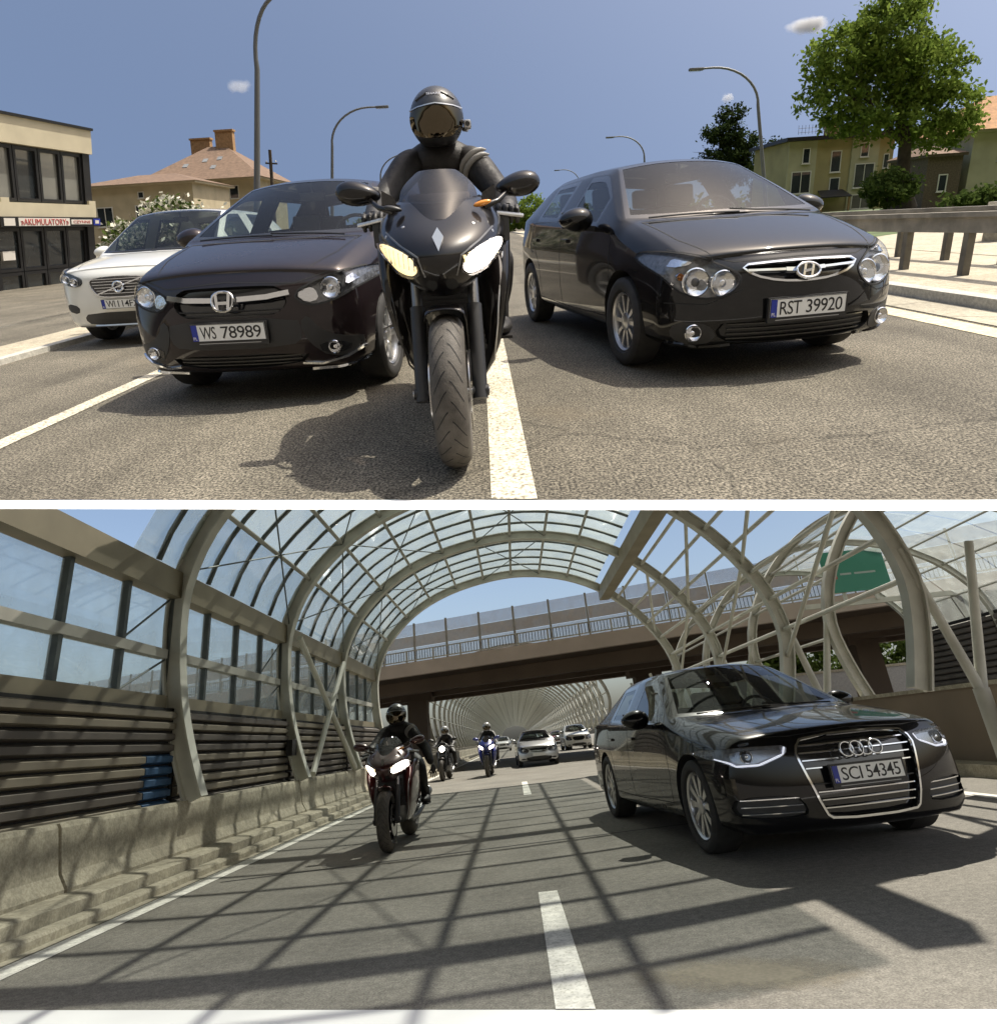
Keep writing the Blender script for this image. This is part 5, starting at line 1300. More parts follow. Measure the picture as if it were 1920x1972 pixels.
def showroom():
    B_ = Vector((-13.5, 24.0, -.74)); u = Vector((-.12, -1, 0)).normalized()      # runs from the corner towards the left
    n = Vector((1, -.12, 0)).normalized()
    t = thing('showroom_building', 'modern two storey shop building with cream bands and dark glazing on the left', 'building', (0,0,0))
    SH = Matrix.Identity(4); SH[0][2] = .20                                      # the facade batters back towards the corner
    t.matrix_world = XF @ Matrix.Translation(B_)
    # local: x along the facade (from left end to the corner), outside = -y
    xa = -u; A = Matrix((( xa.x, -n.x, 0, 0), (xa.y, -n.y, 0, 0), (0, 0, 1, 0), (0, 0, 0, 1)))
    X = SH @ A; Lx = -14.0
    MB().box((Lx,.12,0), (0,7,5.29), 0, X).obj('wall', frame_dark, t)
    MB().box((Lx,-.10,4.62), (.02,7.05,5.30), 0, X).obj('parapet', cream, t)
    MB().box((Lx,-.16,5.30), (.06,7.1,5.37), 0, X).obj('coping', frame_dark, t)
    MB().box((Lx,-.10,2.72), (.02,.2,3.10), 0, X).obj('ledge', cream, t)
    MB().box((-3.95,-.101,3.10), (-3.65,.2,3.22), 0, X).obj('ledge_block', cream, t)
    MB().box((-.30,-.101,3.10), (.02,.2,3.22), 0, X).obj('ledge_block', cream, t)
    MB().box((Lx,-.10,2.10), (-4.15,.15,2.72), 0, X).obj('lower_band', cream, t)
    for k in range(13):
        a = -.36 - .95*k - (.34 if k > 3 else 0) - (.34 if k > 7 else 0)
        window(t, X @ Matrix.Translation((0,.13,0)), a-.92, a, 3.14, 4.60, frame_dark, pane_blind if k % 5 != 2 else pane_m, 0, .10, False)
        if k < 12:
            window(t, X @ Matrix.Translation((0,.13,0)), a-.92, a, 1.22, 2.42, frame_dark, pane_m, 0, .08, False)
            window(t, X @ Matrix.Translation((0,.13,0)), a-.92, a, .10, 1.20, frame_dark, pane_m, 0, .08, False)
    for q in (-.20, -4.34, -8.5): MB().box((q-.16,-.03,0), (q+.16,.15,4.62), 0, X).obj('pillar', frame_dark, t)
    s = MB().box((-4.15,-.20,2.43), (.06,-.11,2.71), 0, X).obj('shop_sign', frame_dark, t)
    MB().box((-4.05,-.215,2.47), (-3.65,-.202,2.67), 0, X).obj('sign_symbol', sign_w, s)
    MB().box((-.30,-.215,2.47), (.04,-.202,2.67), 0, X).obj('sign_symbol', plate_b, s)
    MB().box((-.22,-.22,2.52), (-.04,-.216,2.62), 0, X).obj('sign_symbol', sign_w, s)
    MB().box((-3.52,-.215,2.46), (-1.42,-.202,2.68), 0, X).obj('sign_panel', sign_w, s)
    text('sign_lettering', '»AKUMULATORY»', 1.95, .17, sign_r, s, X @ Matrix.Translation((-2.47,-.216,2.57)), .01)
    MB().box((-1.35,-.215,2.50), (-.38,-.202,2.64), 0, X).obj('sign_panel', sign_w, s)
    text('sign_lettering', 'CZYNNE', .80, .08, sign_r, s, X @ Matrix.Translation((-.865,-.216,2.57)), .006)
    MB().box((-4.0,-.02,1.55), (-3.55,.06,1.80), 0, X).obj('notice_board', sign_w, t)
    MB().tube([X @ Vector((-.9,3,5.3)), X @ Vector((-.9,3,6.0))], .015, 6).obj('aerial', frame_dark, t)
showroom()

def hip_house(name, label, x0, x1, y0, y1, z0, ze, zr, wall, roof, over=.5, ridge=.3, wins=(), chim=(), group='houses behind the street', lean=0.0):
    cx, cy = (x0+x1)/2, (y0+y1)/2; t = thing(name, label, 'house', (cx, cy, z0), 0, group)
    S = Matrix.Identity(4); S[0][2] = lean
    a, b = (x1-x0)/2, (y1-y0)/2; H = ze-z0
    MB().box((-a,-b,0), (a,b,H), 0, S).obj('wall', wall, t)
    MB().box((-a-over*.8,-b-over*.8,H), (a+over*.8,b+over*.8,H+.22), 0, S).obj('eaves', wall, t)
    ao, bo = a+over, b+over; r = a*ridge
    rf = MB().add([(-ao,-bo,H+.2),(ao,-bo,H+.2),(ao,bo,H+.2),(-ao,bo,H+.2),(-r,0,zr-z0),(r,0,zr-z0)], [(0,1,5,4),(1,2,5),(2,3,4,5),(3,0,4),(3,2,1,0)], 0, S).obj('roof', roof, t)
    for cxx, cyy, w, zb, zt in chim:
        MB().box((cxx-w/2, cyy-.5, zb-z0), (cxx+w/2, cyy+.5, zt-z0), 0, S).box((cxx-w/2-.12, cyy-.62, zt-z0), (cxx+w/2+.12, cyy+.62, zt-z0+.22), 0, S).obj('chimney', brick_m, rf)
    for wx0, wx1, wz0, wz1, mu in wins:
        window(t, S @ Matrix.Translation((0,-b,-z0)), wx0, wx1, wz0, wz1, white_frame, pane_m, mu)
    return t, rf, S
hip_house('house', 'beige house with shallow tiled roof beside the shop building', -39.5, -28.4, 70, 80, -.7, 6.6, 8.0, beige, tile_m, .6, .35, [(-.2,1.6,3.1,4.9,1), (3.3,4.8,3.1,4.9,1), (-4,-2.4,3.1,4.9,1), (-3.8,-2.4,.2,1.8,1), (.2,.8,5.5,6.1,0)], lean=.12)
t, rf, S = hip_house('house', 'large ochre villa with steep brown hipped roof and two brick chimneys', -43.0, -28.9, 92, 106, 0, 8.4, 13.2, beige, tile_m, 1.1, .18,
    [(-6.0,-4.9,6.0,7.5,0), (-4.7,-3.6,6.0,7.5,0), (-3.4,-2.3,6.0,7.5,0), (1.4,2.8,6.2,7.8,1), (3.6,4.8,6.2,7.8,0), (-3.6,-2.6,2.4,4.0,0), (-.4,.8,2.4,4.2,0), (2.6,3.8,2.4,4.2,0)],
    [(-2.4,1.0,2.6,11.6,14.2), (1.2,0,2.3,12.0,14.9)], lean=.10)
for i, (sx, sz) in enumerate([(-4.4,9.4),(-2.6,10.6),(-.4,11.2),(1.4,11.4),(1.2,10.2)]):
    k = (sz-8.6)/(13.2-8.6); yy = -8.1 + 8.1*k
    MB().box((sx-.32,-.05,-.45), (sx+.32,.06,.45), 0, S @ Matrix.Translation((0, yy-.04, sz)) @ Matrix.Rotation(R(-60), 4, 'X')).obj('skylight', pane_blind, rf)
MB().box((-7.1,-7.15,5.2), (6.9,-7.01,5.5), 0, S).obj('cornice', cream, t)
# wooden pole with wires
up = thing('utility_pole', 'dark wooden utility pole in front of the villa', 'utility pole', (-18.2, 62, -.5))
MB().tube([(0,0,0),(.9,0,8.6)], [.17,.13], 10).obj('mast', bark, up, smooth=40)
MB().bar((.35,0,7.6), (1.35,0,7.5), .12, .12).obj('cross_arm', bark, up)
for x in (.45,.85,1.25): MB().lathe([(0,.03),(.05,.06),(.10,.05),(.16,.03),(.17,.001)], 8, axis='z', xf=Matrix.Translation((x,0,7.62))).obj('insulator', white_frame, up)
# yellow flats on the right
def flats():
    t = thing('apartment_house', 'yellow three storey flats with flat dark roof behind the leafy tree', 'house', (38.4, 75, .2), 0, 'houses behind the street')
    w, h = 5.6, 7.1
    MB().box((-w,0,0), (w,9,h)).obj('wall', ochre, t)
    for a, b in ((-w+.01,-2.6), (1.1,4.0)): MB().box((a,-.12,0), (b,.0,h-.02)).obj('wall_bay', pale_green, t)
    rf = MB().box((-w-.5,-.7,h), (w+.5,9.5,h+.35)).obj('roof', frame_dark, t)
    MB().box((-.6,2,h+.35), (.5,3,h+1.7)).obj('chimney', brick_m, rf); MB().box((1.3,2,h+.35), (3.6,4,h+1.7)).obj('roof_hut', frame_dark, rf)
    an = MB()
    for z in (1.0, 1.4): an.tube([(-3.8,2,h+z), (-.8,2,h+z)], .02, 5)
    for i in range(9): an.tube([(-3.8+i*.37,2,h+.8), (-3.8+i*.37,2,h+1.7)], .018, 5)
    an.obj('roof_aerial', frame_dark, rf)
    F = Matrix.Translation((0,-.12,0)); N = Matrix.Identity(4)
    for wx0, wx1, z0, z1, ff, mu in [(-4.1,-3.3,4.9,6.4,F,0), (-5.1,-3.0,2.0,4.2,F,1), (-5.1,-3.0,.1,1.4,F,1), (-1.0,.1,3.9,6.0,N,0), (-.9,.2,1.6,3.4,N,0), (2.0,2.9,5.2,6.6,F,0), (1.6,3.7,2.2,4.6,F,1), (1.6,3.7,.1,1.6,F,1), (4.6,5.2,4.0,5.4,N,0)]:
        window(t, ff, wx0, wx1, z0, z1, white_frame, pane_m, mu)
    MB().add([(-2.4,-1.6,1.5),(.9,-1.6,1.5),(.6,-.02,2.2),(-2.1,-.02,2.2),(-2.4,-1.6,1.4),(.9,-1.6,1.4)], [(0,1,2,3),(0,4,5,1)]).obj('porch_roof', frame_dark, t)
    for x in (-2.2,.7): MB().box((x-.08,-1.5,0), (x+.08,-1.34,1.42)).obj('porch_post', brick_m, t)
flats()
hip_house('house', 'house with orange tiled roof at the right edge of the street', 42.6, 54, 61, 70, .1, 5.9, 9.2, pale_green, tile_o, .7, .4, [(-3.4,-2.5,3.6,4.9,0), (-.6,.5,3.4,4.9,0), (-1.6,.8,.2,1.9,1), (2.4,3.6,3.4,4.9,0)])
hip_house('shed', 'brown timber outbuilding partly hidden by the leafy tree trunk', 38.6, 41.6, 60.5, 66, .1, 4.2, 5.2, M('timber', (.10,.075,.05), .9, var=.3), tile_m, .3, .4, [(-.4,.4,1.4,2.8,0)])

# ---- small clouds
def cloud(label, c, w, h, seed, dens=3.0):
    t = random.Random(seed); m = bpy.data.materials.new('cloud_vapour'); m.use_nodes = True; nt = m.node_tree; nt.nodes.clear(); L = nt.links.new
    o = nt.nodes.new('ShaderNodeOutputMaterial'); v = nt.nodes.new('ShaderNodeVolumePrincipled'); v.inputs['Color'].default_value = (1,1,1,1); v.inputs['Anisotropy'].default_value = .2
    tc = nt.nodes.new('ShaderNodeTexCoord'); n = nt.nodes.new('ShaderNodeTexNoise'); n.inputs['Scale'].default_value = 5.0/w; n.inputs['Detail'].default_value = 7; n.inputs['Roughness'].default_value = .62
    of = nt.nodes.new('ShaderNodeMapping'); of.inputs['Location'].default_value = (seed*7.3, seed*3.1, 0); L(tc.outputs['Object'], of.inputs['Vector']); L(of.outputs[0], n.inputs['Vector'])
    sc_ = nt.nodes.new('ShaderNodeMapping'); sc_.inputs['Scale'].default_value = (2/w, 3/w, 2/h); L(tc.outputs['Object'], sc_.inputs['Vector'])
    g = nt.nodes.new('ShaderNodeTexGradient'); g.gradient_type = 'SPHERICAL'; L(sc_.outputs[0], g.inputs['Vector'])
    ad = nt.nodes.new('ShaderNodeMath'); ad.operation = 'ADD'; L(n.outputs['Fac'], ad.inputs[0]); L(g.outputs['Fac'], ad.inputs[1])
    mp = nt.nodes.new('ShaderNodeMapRange'); mp.inputs['From Min'].default_value = .80; mp.inputs['From Max'].default_value = 1.15; mp.inputs['To Max'].default_value = dens/h
    L(ad.outputs[0], mp.inputs['Value']); L(mp.outputs[0], v.inputs['Density']); L(v.outputs[0], o.inputs['Volume'])
    b = MB()
    b.add(*ellipsoid(w/2, w/3, h/2, 20, 12)); ob = b.obj('cloud', m, smooth=60)
    ob.matrix_world = XF @ Matrix.Translation(c); tag(ob, label, 'cloud', 'small clouds')
cloud('small bright cloud left of the top of the leafy tree', (225, 500, 112), 40, 14, 1, 3.5)
cloud('tiny faint cloud above the large right street lamp', (174, 500, 73), 13, 9, 2, 2.0)
cloud('faint cloud left of the curved lamp beside the rider', (-153, 500, 98), 24, 12, 3, 1.2)

# ---- vehicles in the street
hatch = make_car('car', 'glossy black hatchback with plate RST 39920 on the right of the motorcycle', HATCH, (1.76, 3.60, 0), R(10), .885)
suv = make_car('car', 'dark brown crossover with plate WS 78989 on the left of the motorcycle', SUV, (-1.43, 3.72, 0), R(-8), .84)
white = make_car('car', 'white SUV behind the dark brown crossover at the kerb', WHITE, (-3.50, 6.6, 0), R(-3), .77)
make_bike('black sport motorcycle with one lit headlamp in the middle of the street', (-.15, 2.52, 0), R(1), fair_black)
make_rider('person in black leathers and mirrored visor helmet riding between the two dark cars', (-.15, 2.52, 0), R(1), camera=True, writing='SHARK')

# ================================================================ THE COVERED EXPRESSWAY (lower view)
use_place(False)
asphalt_e = surface('asphalt_expressway', (.135,.125,.108), (.27,.255,.222), 110, stain=(.12,.105,.085), patchy=.18, bump=.2)
conc_e = surface('barrier_concrete', (.30,.27,.205), (.42,.385,.30), 50, patchy=.25, bump=.15, stain=(.22,.19,.14))
line_e = surface('road_paint_e', (.50,.48,.42), (.76,.74,.68), 70, patchy=.12, bump=.2, spk=(.3,.5))
steel_p = M('painted_steel', (.55,.55,.49), .65, .0, spec=.25, var=.14, vscale=3, rvar=.08)
steel_t = M('tube_steel', (.42,.42,.38), .7, .0, spec=.2, var=.14, vscale=3)
beam_m = M('beam_paint', (.26,.23,.16), .55, .2, var=.14, vscale=2)
bar_m = M('glazing_bar', (.10,.115,.11), .45, .4, var=.15)
pane_e = glass('roof_pane', (.93,.96,.96), 1.45, haze=.26, hcol=(.80,.86,.82), milky=True)
noise_m = M('noise_panel', (.12,.105,.090), .55, .35, var=.25, vscale=1.5)
noise_b = M('noise_panel_blue', (.04,.10,.20), .55, .35, var=.2)
noise_l = M('noise_panel_light', (.24,.21,.16), .55, .35, var=.25, vscale=1.5)
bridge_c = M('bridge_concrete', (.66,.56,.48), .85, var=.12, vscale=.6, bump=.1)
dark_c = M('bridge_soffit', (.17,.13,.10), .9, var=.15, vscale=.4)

ne = lambda x: 2.921 - .282*x
sheet('road', [(-60, 12, 0), (-5.2, ne(-5.2), 0), (4.2, ne(4.2), 0), (60, 2.3, 0), (400, 800, 0), (-400, 800, 0)], asphalt_e)
sheet('slab_edge', [(-5.2, ne(-5.2)-.32, .001), (4.2, ne(4.2)-.32, .001), (4.2, ne(4.2)+.001, .001), (-5.2, ne(-5.2)+.001, .001)], coping_m)
sheet('road', [(-5.2, ne(-5.2)-.33, 0), (-60, ne(-5.2)-.33, 0), (-60, -80, 0), (60, -80, 0), (60, ne(4.2)-.33, 0), (4.2, ne(4.2)-.33, 0)], surface('reflected_rear_road', (.13,.12,.105), (.22,.205,.18), 40, patchy=.15))  # unseen road behind the camera, added for cars and visors to reflect
nr = ne
sheet('edge_marking', [(-2.98, nr(-2.98), .004), (-2.80, nr(-2.8), .004), (-2.80, 120, .004), (-2.98, 120, .004)], line_e)
for i, (y0, y1) in enumerate(((2.86, 4.86), (12.9, 16.9), (25.6, 29.2), (37.6, 41.6), (49.6, 53.6), (62, 66), (74, 78), (86, 90))):
    sheet('lane_dash', [(.05, max(y0, nr(.05)), .004), (.19, max(y0, nr(.19)), .004), (.17, y1, .004), (.05, y1, .004)], line_e)
for y0, y1 in ((6.6, 8.4), (16.5, 20.5), (28.5, 32), (40, 44)):
    sheet('lane_dash', [(4.30, y0, .004), (4.46, y0, .004), (4.46, y1, .004), (4.30, y1, .004)], line_e)
sheet('gutter', [(-3.07, 3.75, .006), (-2.99, 3.75, .006), (-2.99, 120, .006), (-3.07, 120, .006)], conc_e)
MB().prism([(-3.46,0),(-3.46,.175),(-3.24,.165),(-3.20,.15),(-3.185,0)], 3.5, 48).obj('service_ledge', conc_e)['kind'] = 'structure'
MB().prism([(-3.18,0),(-3.18,.075),(-3.09,.07),(-3.075,.05),(-3.07,0)], 3.4, 120).obj('kerb', conc_e)['kind'] = 'structure'
sheet('tar_seam', [(-2.7, 6.62, .003), (4.6, 7.62, .003), (4.6, 7.65, .003), (-2.7, 6.65, .003)], gap)
def mud():
    m = bpy.data.materials.new('dried_mud'); m.use_nodes = True; nt = m.node_tree; L = nt.links.new; b = nt.nodes['Principled BSDF']
    b.inputs['Roughness'].default_value = .95
    tc = nt.nodes.new('ShaderNodeTexCoord')
    n = nt.nodes.new('ShaderNodeTexNoise'); n.inputs['Scale'].default_value = 9; n.inputs['Detail'].default_value = 8; n.inputs['Roughness'].default_value = .7; L(tc.outputs['Object'], n.inputs['Vector'])
    g = nt.nodes.new('ShaderNodeTexGradient'); g.gradient_type = 'SPHERICAL'; mp = nt.nodes.new('ShaderNodeMapping'); mp.inputs['Scale'].default_value = (1.5,3.2,1); L(tc.outputs['Object'], mp.inputs['Vector']); L(mp.outputs[0], g.inputs['Vector'])
    ad = nt.nodes.new('ShaderNodeMath'); ad.operation = 'ADD'; L(n.outputs['Fac'], ad.inputs[0]); L(g.outputs['Fac'], ad.inputs[1])
    r = nt.nodes.new('ShaderNodeMapRange'); r.inputs['From Min'].default_value = .80; r.inputs['From Max'].default_value = 1.25; r.inputs['To Max'].default_value = .75; L(ad.outputs[0], r.inputs['Value']); L(r.outputs[0], b.inputs['Alpha'])
    mx = nt.nodes.new('ShaderNodeMix'); mx.data_type = 'RGBA'; mx.inputs['A'].default_value = (.20,.17,.12,1); mx.inputs['B'].default_value = (.40,.36,.28,1)
    n2 = nt.nodes.new('ShaderNodeTexNoise'); n2.inputs['Scale'].default_value = 60; L(tc.outputs['Object'], n2.inputs['Vector']); L(n2.outputs['Fac'], mx.inputs['Factor']); L(mx.outputs['Result'], b.inputs['Base Color'])
    o = sheet('mud_stain', [(-.7,-.32,.003), (.75,-.32,.003), (.75,.32,.003), (-.7,.32,.003)], m); o.matrix_world = XF @ Matrix.Translation((.78, 3.06, 0)) @ Matrix.Rotation(R(-15), 4, 'Z')
mud()

# ---- concrete barrier, element by element
bp = [(-3.44,0),(-3.44,.20),(-3.50,.30),(-3.55,.61),(-3.57,.645),(-3.70,.645),(-3.71,.61),(-3.72,.24),(-3.73,.08),(-3.73,0)]
ys = [1.2, 5.62] + [5.66 + 6.0*i for i in range(1, 16)]
for i, y0 in enumerate(ys[:-1]):
    y1 = ys[i+1]
    o = MB().prism([(a, b) for a, b in bp], y0+.02, y1-.02).obj('concrete_barrier', conc_e, smooth=20)
    tag(o, 'precast concrete barrier element, %s along the left kerb' % ('nearest' if i == 0 else 'with the dark end joint' if i == 1 else 'further on'), 'barrier', 'concrete barriers along the left kerb')
    if i > 1: o['label'] = '%s concrete barrier element from the camera along the left noise wall' % ('third fourth fifth sixth seventh eighth ninth tenth eleventh twelfth thirteenth fourteenth fifteenth sixteenth'.split()[i-2])

# ---- ribs of the canopy
RIB = [(-3.50,.64),(-3.66,1.1),(-3.80,1.65),(-3.88,2.3),(-3.86,3.0),(-3.60,3.72),(-3.10,4.35),(-2.45,4.86),(-1.6,5.25),(-.6,5.50),(.4,5.60),(1.4,5.50),(2.3,5.24),(3.1,4.82),(3.75,4.28),(4.28,3.65),(4.68,2.95),(4.84,2.25),(4.74,1.6),(4.55,1.0)]
RIB = [Vector((a, 0, b)) for a, b in RIB]
def smooth_line(p, n=3):
    out = []
    for i in range(len(p)-1):
        p0, p1, p2, p3 = p[max(i-1,0)], p[i], p[i+1], p[min(i+2,len(p)-1)]
        for k in range(n):
            t = k/n; out.append(.5*((2*p1)+(p2-p0)*t+(2*p0-5*p1+4*p2-p3)*t*t+(3*p1-p0-3*p2+p3)*t**3))
    return out + [p[-1]]
RS = smooth_line(RIB, 3)
def rib_mesh(name, pts, w, h, flange=True):
    """I shaped arch: web and two flanges"""
    mb = MB(); n = len(pts); nn = []
    for i in range(n):
        d = (pts[min(i+1,n-1)] - pts[max(i-1,0)]).normalized(); nn.append(Vector((-d.z, 0, d.x)))
    def ribbon(o0, o1, w_):
        vs = []
        for p, q in zip(pts, nn):
            for o, y in ((o0,-w_/2),(o0,w_/2),(o1,w_/2),(o1,-w_/2)): vs.append(p + q*o + Vector((0,y,0)))
        mb.add(vs, [(4*i+j, 4*i+(j+1)%4, 4*i+4+(j+1)%4, 4*i+4+j) for i in range(n-1) for j in range(4)] + [(0,1,2,3), (4*n-1,4*n-2,4*n-3,4*n-4)])
    ribbon(-h/2, -h/2+.025, w); ribbon(h/2-.025, h/2, w); ribbon(-h/2+.025, h/2-.025, w*.25)
    return mb
def along(s):
    """point and outward normal at a share of the arch length"""
    L_ = [0]
    for a, b in zip(RS, RS[1:]): L_.append(L_[-1] + (b-a).length)
    d = s*L_[-1]
    for i in range(len(RS)-1):
        if d <= L_[i+1] or i == len(RS)-2:
            t = (d-L_[i])/(L_[i+1]-L_[i]); e = (RS[i+1]-RS[i]).normalized()
            return RS[i].lerp(RS[i+1], t), Vector((-e.z, 0, e.x))
def share(x, z): return min(range(0, 401), key=lambda i: (along(i/400)[0] - Vector((x,0,z))).length)/400
YR = [7.8, 11.72, 15.7, 19.7]
can = thing('road_canopy', 'arched steel and glass canopy over the nearer part of the expressway', 'canopy', (0,0,0))
rm_ = rib_mesh('rib', RS, .17, .21).mesh('rib', steel_p); rm_.shade_smooth(); rm_.set_sharp_from_angle(angle=R(30))
for y in YR:
    o = bpy.data.objects.new('rib', rm_); COL.objects.link(o); o.parent = can; o.location = (0, y, 0)
lowleg = rib_mesh('rib', [p for p in RS[:16]], .17, .21).mesh('rib', steel_p)
o = bpy.data.objects.new('rib', lowleg); COL.objects.link(o); o.parent = can; o.location = (0, 3.85, 0)
Y0, Y1 = 6.75, 19.7
s_belt, s_beam = share(-3.86,3.0), share(3.08,4.84)
MB().box((-4.02, 2.6, 2.86), (-3.84, Y1, 3.17)).obj('belt_beam', beam_m, can)
pb, nb = along(s_beam)
MB().bar((pb.x, Y0, pb.z-.08), (pb.x, Y1+.2, pb.z-.08), .30, .36).obj('ridge_beam', beam_m, can)
rows = [lerp(share(-3.84,3.20), s_beam-.022, i/9) for i in range(10)]
for s in rows[1:-1]:
    p, n = along(s); MB().tube([p + n*.02 + Vector((0,Y0,0)), p + n*.02 + Vector((0,Y1,0))], .034, 8).obj('purlin', steel_t, can, smooth=40)
for s in [lerp(s_beam+.03, share(4.84,2.25), i/5) for i in range(6)]:
    p, n = along(s); MB().tube([p + Vector((0,YR[0],0)), p + Vector((0,Y1+.1,0))], .036, 8).obj('purlin', steel_p, can, smooth=40)
bays = [(6.75, 7.8), (7.8, 11.72), (11.72, 15.7), (15.7, 19.7)]
barm = None
for (a, b) in bays:
    nx = 5 if b-a > 2 else 2
    for k in range(nx):
        ya, yb_ = lerp(a, b, k/nx), lerp(a, b, (k+1)/nx)
        # roof glazing
        for i in range(9):
            p, n = along(rows[i]); q, m_ = along(rows[i+1])
            vs = [p+n*.10+Vector((0,ya+.03,0)), p+n*.10+Vector((0,yb_-.03,0)), q+m_*.10+Vector((0,yb_-.03,0)), q+m_*.10+Vector((0,ya+.03,0))]
            vs += [v + n*.012 for v in vs[:2]] + [v + m_*.012 for v in vs[2:]]
            MB().add(vs, [(3,2,1,0),(4,5,6,7),(0,1,5,4),(1,2,6,5),(2,3,7,6),(3,0,4,7)]).obj('pane', pane_e, can)
        if k:
            g = rib_mesh('glazing_bar', [along(lerp(rows[0], rows[-1], j/24))[0] + along(lerp(rows[0], rows[-1], j/24))[1]*.085 + Vector((0,ya,0)) for j in range(25)], .05, .05); g.obj('glazing_bar', bar_m, can)
for (a, b) in [(3.85, 7.8)] + bays[1:]:
    for k in range(4):      # wall glazing in two rows
        ya, yb_ = lerp(a, b, k/4), lerp(a, b, (k+1)/4)
        for z0, z1 in ((1.74, 2.16), (2.24, 2.84)):
            MB().box((-3.985, ya+.04, z0), (-3.973, yb_-.04, z1)).obj('pane', pane_e, can)
        MB().box((-4.0, ya-.03, 1.70), (-3.92, ya+.03, 2.86)).obj('mullion', bar_m, can)
    MB().box((-4.01, a+.1, 2.15), (-3.90, b-.1, 2.25)).obj('wall_rail', steel_t, can)
    MB().box((-4.02, a+.1, 1.58), (-3.86, b-.1, 1.74)).obj('wall_cap', beam_m, can)
    rr = random.Random(int(a*10))
    for j in range(11):     # ribbed boards of the noise wall
        z0 = .36 + j*.111; yy0, yy1 = a+.08, b-.08
        mt = noise_b if (a < 5 and 1 < j < 7) else rr.choice([noise_m, noise_m, noise_l])
        if a < 5 and 1 < j < 7:
            MB().prism([(-3.80,z0),(-3.74,z0+.02),(-3.74,z0+.075),(-3.80,z0+.098)], yy1-.55, yy1).obj('noise_board', noise_b, can); yy1 -= .57; mt = rr.choice([noise_m, noise_l])
        MB().prism([(-3.80,z0),(-3.74,z0+.02),(-3.74,z0+.075),(-3.80,z0+.098)], yy0, yy1).obj('noise_board', mt, can)
    MB().box((-3.90, a+.02, .30), (-3.805, b-.02, 1.60)).obj('noise_backing', gap, can)
# crossed bracing rods
def rod(p, q, r=.012, m_=None): MB().tube([p, q], r, 6).obj('bracing_rod', m_ or bar_m, can)
for (a, b) in bays[1:]:
    for i0, i1 in ((0, 2), (2, 4), (5, 7)):
        p, n = along(rows[i0]); q, m_ = along(rows[i1])
        A, Bq, C, D = p+Vector((0,a,0)), p+Vector((0,b,0)), q+Vector((0,a,0)), q+Vector((0,b,0))
        rod(A, D); rod(Bq, C)
for a, b in [(3.85, 7.8)] + bays[1:]:
    rod((-3.93, b-.1, 2.84), (-3.93, b-1.0, 2.26)); rod((-3.93, b-.1, 2.14), (-3.93, b-1.0, 1.74))
br1 = MB().tube([(-3.74, 12.1, 3.0), (-3.52, 15.5, .7)], .055, 8).obj('cross_brace', steel_p, can, smooth=40)
br2 = MB().tube([(-3.74, 15.4, 2.9), (-3.52, 12.3, .7)], .055, 8).obj('cross_brace', steel_p, can, smooth=40)
# open right side: diagonals between the ribs
for a, b in zip(YR, YR[1:]):
    for s0, s1 in ((s_beam+.04, share(4.4,3.5)), (share(4.4,3.5), share(4.8,1.8))):
        p, q = along(s0)[0], along(s1)[0]
        MB().tube([p+Vector((0,a,0)), q+Vector((0,b,0))], .035, 8).obj('diagonal', steel_p, can, smooth=40)
cb_ = MB().box((-3.70, 11.40, 1.02), (-3.60, 11.62, 1.26)).obj('control_box', frame_dark, can)

# ---- median with wall and forked columns, second canopy beyond
med = thing('median_wall', 'long brown concrete median wall behind the black saloon', 'wall', (0,0,0))
MB().box((5.60, 6.6, 0), (5.86, 21.5, .98)).obj('wall_body', M('median_concrete', (.20,.155,.11), .85, var=.2, vscale=.7, bump=.1), med)
MB().box((5.57, 6.6, .98), (5.89, 21.5, 1.03)).obj('coping', conc_e, med)
MB().box((5.30, 6.6, .0), (5.598, 60, .14)).obj('plinth', conc_e, med)
for i, y in enumerate(YR[0:] + [23.7, 27.7]):
    t = thing('forked_column', 'forked pale steel column standing on the median', 'column', (0, y, 0), 0, 'forked columns on the median')
    t['label'] = ('forked steel column on the median nearest the saloon bonnet' if i == 0 else '%s forked steel column of the row receding behind the saloon' % ('', 'second', 'third', 'fourth', 'fifth', 'sixth')[i])
    MB().tube([(5.22,0,0),(5.22,0,.95)], .085, 10).obj('stem', steel_p, t, smooth=40)
    MB().tube([(5.22,0,.9),(4.84,0,2.6)], [.06,.05], 10).obj('fork', steel_p, t, smooth=40)
    MB().tube([(5.22,0,.9),(5.70,0,2.6)], [.06,.05], 10).obj('fork', steel_p, t, smooth=40)
c2 = thing('road_canopy', 'second arched canopy over the opposite carriageway on the right', 'canopy', (0,0,0))
OFF = 10.0
RS2 = [Vector((OFF - (p.x-.5)*1.0, 0, p.z)) for p in RS]
r2 = rib_mesh('rib', RS2, .14, .18).mesh('rib', steel_p); r2.shade_smooth(); r2.set_sharp_from_angle(angle=R(30))
for y in (11.7, 15.7, 19.7, 23.7):
    o = bpy.data.objects.new('rib', r2); COL.objects.link(o); o.parent = c2; o.location = (0, y, 0)
for s in [i/14 for i in range(1, 14)]:
    p = along(s)[0]; p = Vector((OFF-(p.x-.5), 0, p.z)); MB().tube([p+Vector((0,11.7,0)), p+Vector((0,23.7,0))], .03, 6).obj('purlin', steel_t, c2, smooth=40)
